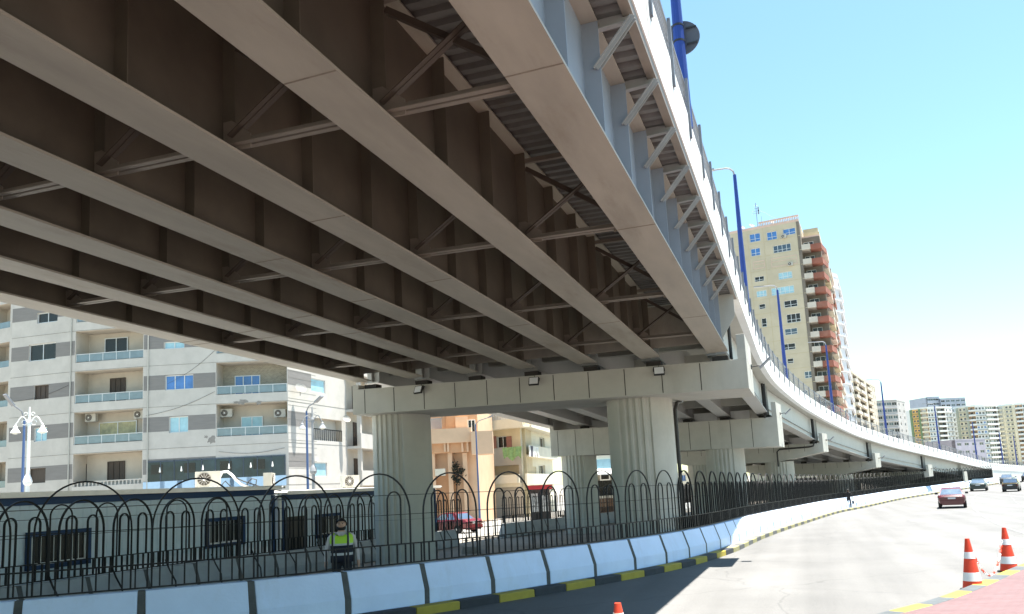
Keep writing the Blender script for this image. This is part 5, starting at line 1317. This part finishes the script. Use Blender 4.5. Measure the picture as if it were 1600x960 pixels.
# ================================================================ people
skin_m=mat('skin',(.50,.31,.22),.6,.08,8); skin_d=mat('skin_tan',(.26,.15,.10),.6,.08,8); hair_m=mat('hair_black',(.012,.01,.009),.6,.2,12); shirt_w=mat('shirt_white',(.52,.48,.47),.85,.08,5); trous=mat('trousers_black',(.018,.018,.022),.85,.2,6); jacket=mat('jacket_black',(.014,.013,.014),.8,.2,6); shoe_m=mat('shoe',(.02,.018,.016),.6,.2,6)
hiv=mat('vest_lime',(.42,.70,.05),.6,.08,6); vest_k=mat('vest_navy',(.012,.014,.025),.8,.15,6); refl=mat('vest_reflective',(.45,.47,.47),.3,.08,8)
def skin_body(name,par,J,E_,matf,mats,sub=2):
    me=D.meshes.new(name); ks=list(J); me.from_pydata([J[k][0] for k in ks],[(ks.index(a),ks.index(b)) for a,b in E_],[])
    o=D.objects.new(name,me); COL.objects.link(o)
    md=o.modifiers.new('s','SKIN'); sv=me.skin_vertices[0].data
    for i,k in enumerate(ks):
        r=J[k][1]; sv[i].radius=(r,r) if not isinstance(r,tuple) else r; sv[i].use_root=(i==0)
    md.use_smooth_shade=True; ss=o.modifiers.new('u','SUBSURF'); ss.levels=sub; ss.render_levels=sub
    dg=bpy.context.evaluated_depsgraph_get(); ev=o.evaluated_get(dg); nm=D.meshes.new_from_object(ev)
    o.modifiers.clear(); o.data=nm; D.meshes.remove(me); nm.name=name
    nm.materials.clear()
    for m in mats: nm.materials.append(m)
    for p in nm.polygons: p.material_index=matf(p.center); p.use_smooth=True
    o.parent=par; return o
def human(par,H,pose,matf,mats):
    k=H/1.78; J={}
    def j(n,x,y,z,r): J[n]=(Vector((x,y,z))*k,r*k if not isinstance(r,tuple) else (r[0]*k,r[1]*k))
    j('pel',0,0,.96,(.155,.115)); j('waist',0,.0,1.10,(.145,.10)); j('chest',0,.0,1.30,(.165,.115)); j('sh',0,.01,1.43,(.13,.085)); j('neck',0,.005,1.52,.055); j('jaw',0,-.015,1.59,(.062,.072)); j('head',0,-.005,1.68,(.076,.094)); j('top',0,.005,1.755,(.045,.06))
    E_=[('pel','waist'),('waist','chest'),('chest','sh'),('sh','neck'),('neck','jaw'),('jaw','head'),('head','top')]
    j('nose',0,-.118,1.655,.012); E_.append(('head','nose'))
    for s,t in ((-1,'L'),(1,'R')):
        j('ear'+t,s*.085,.01,1.665,.013); E_.append(('head','ear'+t))
        sh=pose['sh'+t]; el=pose['el'+t]; wr=pose['wr'+t]; kn=pose['kn'+t]; an=pose['an'+t]
        j('shd'+t,s*.185,.01,1.435,.062); j('el'+t,*el,.044); j('wr'+t,*wr,.030)
        d=Vector(wr)-Vector(el); d.normalize()
        pm=Vector(wr)+d*.06; j('palm'+t,*pm,(.036,.020)); E_+=[('sh','shd'+t),('shd'+t,'el'+t),('el'+t,'wr'+t),('wr'+t,'palm'+t)]
        fw=Vector((0,-1,0)) if abs(d.y)<.8 else Vector((0,0,1)); sd=(fw-d*fw.dot(d)).normalized()
        for q,(o_,ln) in enumerate(((-.030,.062),(-.010,.076),(.010,.072),(.029,.056))):
            b=pm+sd*o_+d*.035; m_=b+d*ln*.55+Vector((-s*.008,0,0)); t_=b+d*ln+Vector((-s*.022,0,0)); j('f%d'%q+t,*b,.0105); j('g%d'%q+t,*m_,.0095); j('h%d'%q+t,*t_,.0075); E_+=[('palm'+t,'f%d'%q+t),('f%d'%q+t,'g%d'%q+t),('g%d'%q+t,'h%d'%q+t)]
        b=Vector(wr)+d*.03+sd*.035; t_=b+d*.05+sd*.02; j('th'+t,*b,.012); j('tt'+t,*t_,.009); E_+=[('wr'+t,'th'+t),('th'+t,'tt'+t)]
        j('hip'+t,s*.095,.0,.90,.095); j('kn'+t,*kn,.062); j('an'+t,*an,.042); j('toe'+t,an[0]+s*.02,an[1]-.17,an[2]-.045,(.045,.032)); j('heel'+t,an[0],an[1]+.05,an[2]-.045,.036)
        E_+=[('pel','hip'+t),('hip'+t,'kn'+t),('kn'+t,'an'+t),('an'+t,'toe'+t),('an'+t,'heel'+t)]
    return skin_body('body',par,J,E_,lambda c:matf(c/k),mats),k
def head_bits(par,k,hair=True,beard=False):
    m=MB(); n=16; vs=[]; rings=[]
    for i in range(6):
        a=i/5*PI*.52; z=1.668+.108*math.cos(a)*1.0; r=math.sin(a)
        for q in range(n):
            th=2*PI*q/n; x=r*.088*math.cos(th); y=.008+r*.106*math.sin(th); zz=z-(.035 if math.sin(th)>.2 and i>=4 else 0)*i/5
            if math.sin(th)<-.3 and i>=4: zz+=.035*(i-3)
            vs.append(Vector((x,y,zz))*k)
    m.add(vs,[(i*n+q,i*n+(q+1)%n,(i+1)*n+(q+1)%n,(i+1)*n+q) for i in range(5) for q in range(n)])
    o=m.build('hair',hair_m,par,True,local=True); s_=o.modifiers.new('t','SOLIDIFY'); s_.thickness=.012*k; s_.offset=.6
    for s in (-1,1):
        m=MB(); m.lathe(Vector((s*.031,-.094,1.675))*k,[(.003*k,-.006*k),(.011*k,-.003*k),(.011*k,.004*k)],8,0,'Y'); m.build('eye',mat('eye',(.05,.04,.035),.3,.1,5),par,local=True)
        m=MB(); m.box(Vector((s*.032,-.098,1.696))*k,(.034*k,.008*k,.006*k)); m.build('eyebrow',hair_m,par,local=True)
    m=MB(); m.box(Vector((0,-.092,1.61))*k,(.042*k,.008*k,.007*k)); m.build('mouth',mat('lips',(.2,.07,.06),.6,.1,5),par,local=True)
    if beard:
        m=MB(); vs=[]
        for i in range(4):
            for q in range(11):
                th=PI+PI*q/10; r=(1.0,1.05,.98,.62)[i]; vs.append(Vector((.071*r*math.cos(th),-.014+.083*r*math.sin(th),(1.598,1.583,1.565,1.547)[i]+(.03*abs(math.cos(th))**2 if i==0 else 0)-(.012 if False else 0)))*k)
        m.add(vs,[(i*11+q,i*11+q+1,(i+1)*11+q+1,(i+1)*11+q) for i in range(3) for q in range(10)])
        o=m.build('beard',hair_m,par,True,local=True); s_=o.modifiers.new('t','SOLIDIFY'); s_.thickness=.012*k; s_.offset=.5
# guard
gp=on_y(533,812,14.35); gpos=Vector((gp.x,14.35,zg(14.35)+.15)); 
g=thing('person','man in a white shirt and lime and dark reflective vest standing behind the fence','person',gpos,None,R_(28))
pose=dict(shL=0,shR=0,elL=(-.265,.02,1.15),elR=(.265,.03,1.15),wrL=(-.275,-.05,.90),wrR=(.285,-.01,.90),knL=(-.11,-.01,.50),knR=(.11,-.01,.50),anL=(-.12,.0,.085),anR=(.13,.0,.085))
def gm(c):
    if c.z>1.515 or (c.z<.93 and abs(c.x)>.225): return 0
    if c.z>.97 or abs(c.x)>.205 and c.z>.88: return 1
    if c.z<.085: return 3
    return 2
b_,k=human(g,1.80,pose,gm,[skin_m,shirt_w,trous,shoe_m]); head_bits(g,k,True,True); g.scale=(1.16,1.10,1.0)
def vest(par,k):
    # shell around the torso, open at the neck, in bands
    secs=[(.90,.185,.135),(.99,.185,.14),(1.04,.184,.138),(1.09,.18,.136),(1.145,.182,.137),(1.24,.19,.142),(1.28,.193,.143),(1.36,.198,.138),(1.43,.19,.118),(1.485,.135,.085)]
    n=28; m=MB(); vs=[]
    for z,a,b in secs:
        for q in range(n):
            th=2*PI*q/n; ca,sa=math.cos(th),math.sin(th); e=.75; x=a*math.copysign(abs(ca)**e,ca); y=.003+b*math.copysign(abs(sa)**e,sa)
            zz=z
            if z>1.44 and sa<0: zz=z-.10*max(0,1-abs(x)/.10)      # v neck
            vs.append(Vector((x,y,zz))*k)
    fs=[];mi=[]
    bands=[1,1,2,1,1,2,0,0,0]
    for i in range(len(secs)-1):
        for q in range(n):
            th=2*PI*(q+.5)/n; mi_=bands[i]
            if i>=6 and abs(abs(math.cos(th))-.55)<.055 and math.sin(th)<0: mi_=2     # braces
            m.add([vs[i*n+q],vs[i*n+(q+1)%n],vs[(i+1)*n+(q+1)%n],vs[(i+1)*n+q]],[(0,1,2,3)],mi_)
    o=m.build('vest',[hiv,vest_k,refl],par,False,local=True,recalc=False)
    bm=bmesh.new(); bm.from_mesh(o.data); bmesh.ops.remove_doubles(bm,verts=bm.verts,dist=.0008); bmesh.ops.recalc_face_normals(bm,faces=bm.faces)
    for f in bm.faces: f.smooth=True
    bm.to_mesh(o.data); bm.free(); s_=o.modifiers.new('t','SOLIDIFY'); s_.thickness=.012; s_.offset=1
    m=MB(); m.prism([Vector((-.062,-.092,1.505))*k,Vector((-.006,-.125,1.42))*k,Vector((-.045,-.12,1.445))*k],(0,-.012,0)); m.prism([Vector((.062,-.092,1.505))*k,Vector((.006,-.125,1.42))*k,Vector((.045,-.12,1.445))*k],(0,-.012,0)); m.build('collar',shirt_w,par,local=True)
vest(g,k)
# walker
wp=ground_at(1328,797); w_=thing('person','person in black walking along the kerb with a dark bag in the right hand','person',(wp.x,wp.y,zg(wp.y)+.008),None,R_(168))
pose=dict(shL=0,shR=0,elL=(-.27,.03,1.17),elR=(.27,.0,1.17),wrL=(-.31,-.04,.94),wrR=(.27,-.08,.95),knL=(-.09,-.13,.52),knR=(.10,.06,.50),anL=(-.085,-.12,.085),anR=(.09,.28,.12))
b_,k=human(w_,1.62,pose,lambda c:0 if (c.z>1.54 or (c.z<.88 and abs(c.x)>.24)) else (1 if c.z>.86 else (3 if c.z<.08 else 2)),[skin_d,jacket,trous,shoe_m]); head_bits(w_,k)
q=Matrix.Rotation(R_(168),3,'Z')@(Vector((-.31,-.02,.60))*k)
bag=thing('bag','dark shoulder bag carried by the person in black','bag',(wp.x,wp.y,zg(wp.y)+.008),None,R_(168))
m=MB(); m.prism([Vector(v)*k for v in ((-.38,-.21,.50),(-.38,.13,.50),(-.38,.11,.78),(-.38,-.18,.78))],(.12,0,0)); o=m.build('pouch',jacket,bag,local=True); bv=o.modifiers.new('e','BEVEL'); bv.width=.03; bv.segments=2
m=MB(); m.tube([Vector(v)*k for v in ((-.32,-.13,.78),(-.325,-.09,.85),(-.325,-.04,.875),(-.325,.02,.85),(-.32,.07,.78))],.012,6); m.build('handle',jacket,bag,local=True)
# loose concrete blocks by the column
blk=mat('loose_concrete',(.30,.28,.25),.9,.2,2,bump=.4,bscale=15,stain=.4)
random.seed(9)
for px,py,s,l in ((655,862,.5,'rough grey concrete lump at the foot of the left column'),(600,874,.42,'pale broken concrete block left of the left column'),(735,852,.45,'broken concrete block before the far barrier between the columns')):
    p=ground_at(px,py+12); m=MB(); m.box((0,0,.16),(s*1.5,s,.36)); o=m.build('concrete_block',blk); o.location=(p.x,p.y,zg(p.y)-.03); o.rotation_euler=(.03,.05,random.random()*2)
    for v in o.data.vertices: v.co+=Vector((random.uniform(-.08,.08),random.uniform(-.08,.08),random.uniform(-.06,.03)))
    bv=o.modifiers.new('e','BEVEL'); bv.width=.03; tag(o,l,'concrete block')
# ================================================================ light, sky, camera
SUN=Vector((.175,.07,1)).normalized(); elev=math.asin(SUN.z); rot=math.atan2(SUN.x,SUN.y)
sd=D.lights.new('Sun','SUN'); sd.energy=SUN_E; sd.angle=R_(.53); sd.color=(1.0,.955,.88)
so=D.objects.new('sun',sd); COL.objects.link(so); so.rotation_euler=(-SUN).to_track_quat('-Z','Y').to_euler(); so.location=(20,20,80)
wd=D.worlds.new('World'); SC.world=wd; wd.use_nodes=True; nt=wd.node_tree; bg=nt.nodes['Background']
sk=nt.nodes.new('ShaderNodeTexSky'); sk.sky_type='NISHITA'; sk.sun_disc=False; sk.sun_elevation=elev; sk.sun_rotation=rot; sk.air_density=1.28; sk.dust_density=SKY_DUST; sk.ozone_density=0.3; sk.altitude=0
tn=nt.nodes.new('ShaderNodeMix'); tn.data_type='RGBA'; tn.blend_type='MULTIPLY'; tn.inputs['Factor'].default_value=1; tn.inputs['B'].default_value=(.84,1.02,1.0,1); nt.links.new(sk.outputs[0],tn.inputs['A']); nt.links.new(tn.outputs['Result'],bg.inputs['Color']); bg.inputs['Strength'].default_value=SKY_S
cam=D.cameras.new('Camera'); cam.sensor_width=36; cam.lens=FPX/1600*36; cam.shift_y=.075; cam.clip_start=.05; cam.clip_end=6000
co=D.objects.new('camera',cam); COL.objects.link(co)
M=Matrix(((CR[0][0],-CR[0][1],-CR[0][2]),(CR[1][0],-CR[1][1],-CR[1][2]),(CR[2][0],-CR[2][1],-CR[2][2])))
co.matrix_world=Matrix.Translation((0,0,HC))@M.to_4x4(); SC.camera=co
vs=SC.view_settings; vs.view_transform='Standard'; vs.look='None'; vs.exposure=EXPO; vs.gamma=1; vs.use_curve_mapping=False
SC.render.engine='CYCLES'; SC.cycles.max_bounces=10; SC.cycles.diffuse_bounces=6; SC.cycles.glossy_bounces=4; SC.cycles.use_denoising=True; SC.cycles.sample_clamp_indirect=6
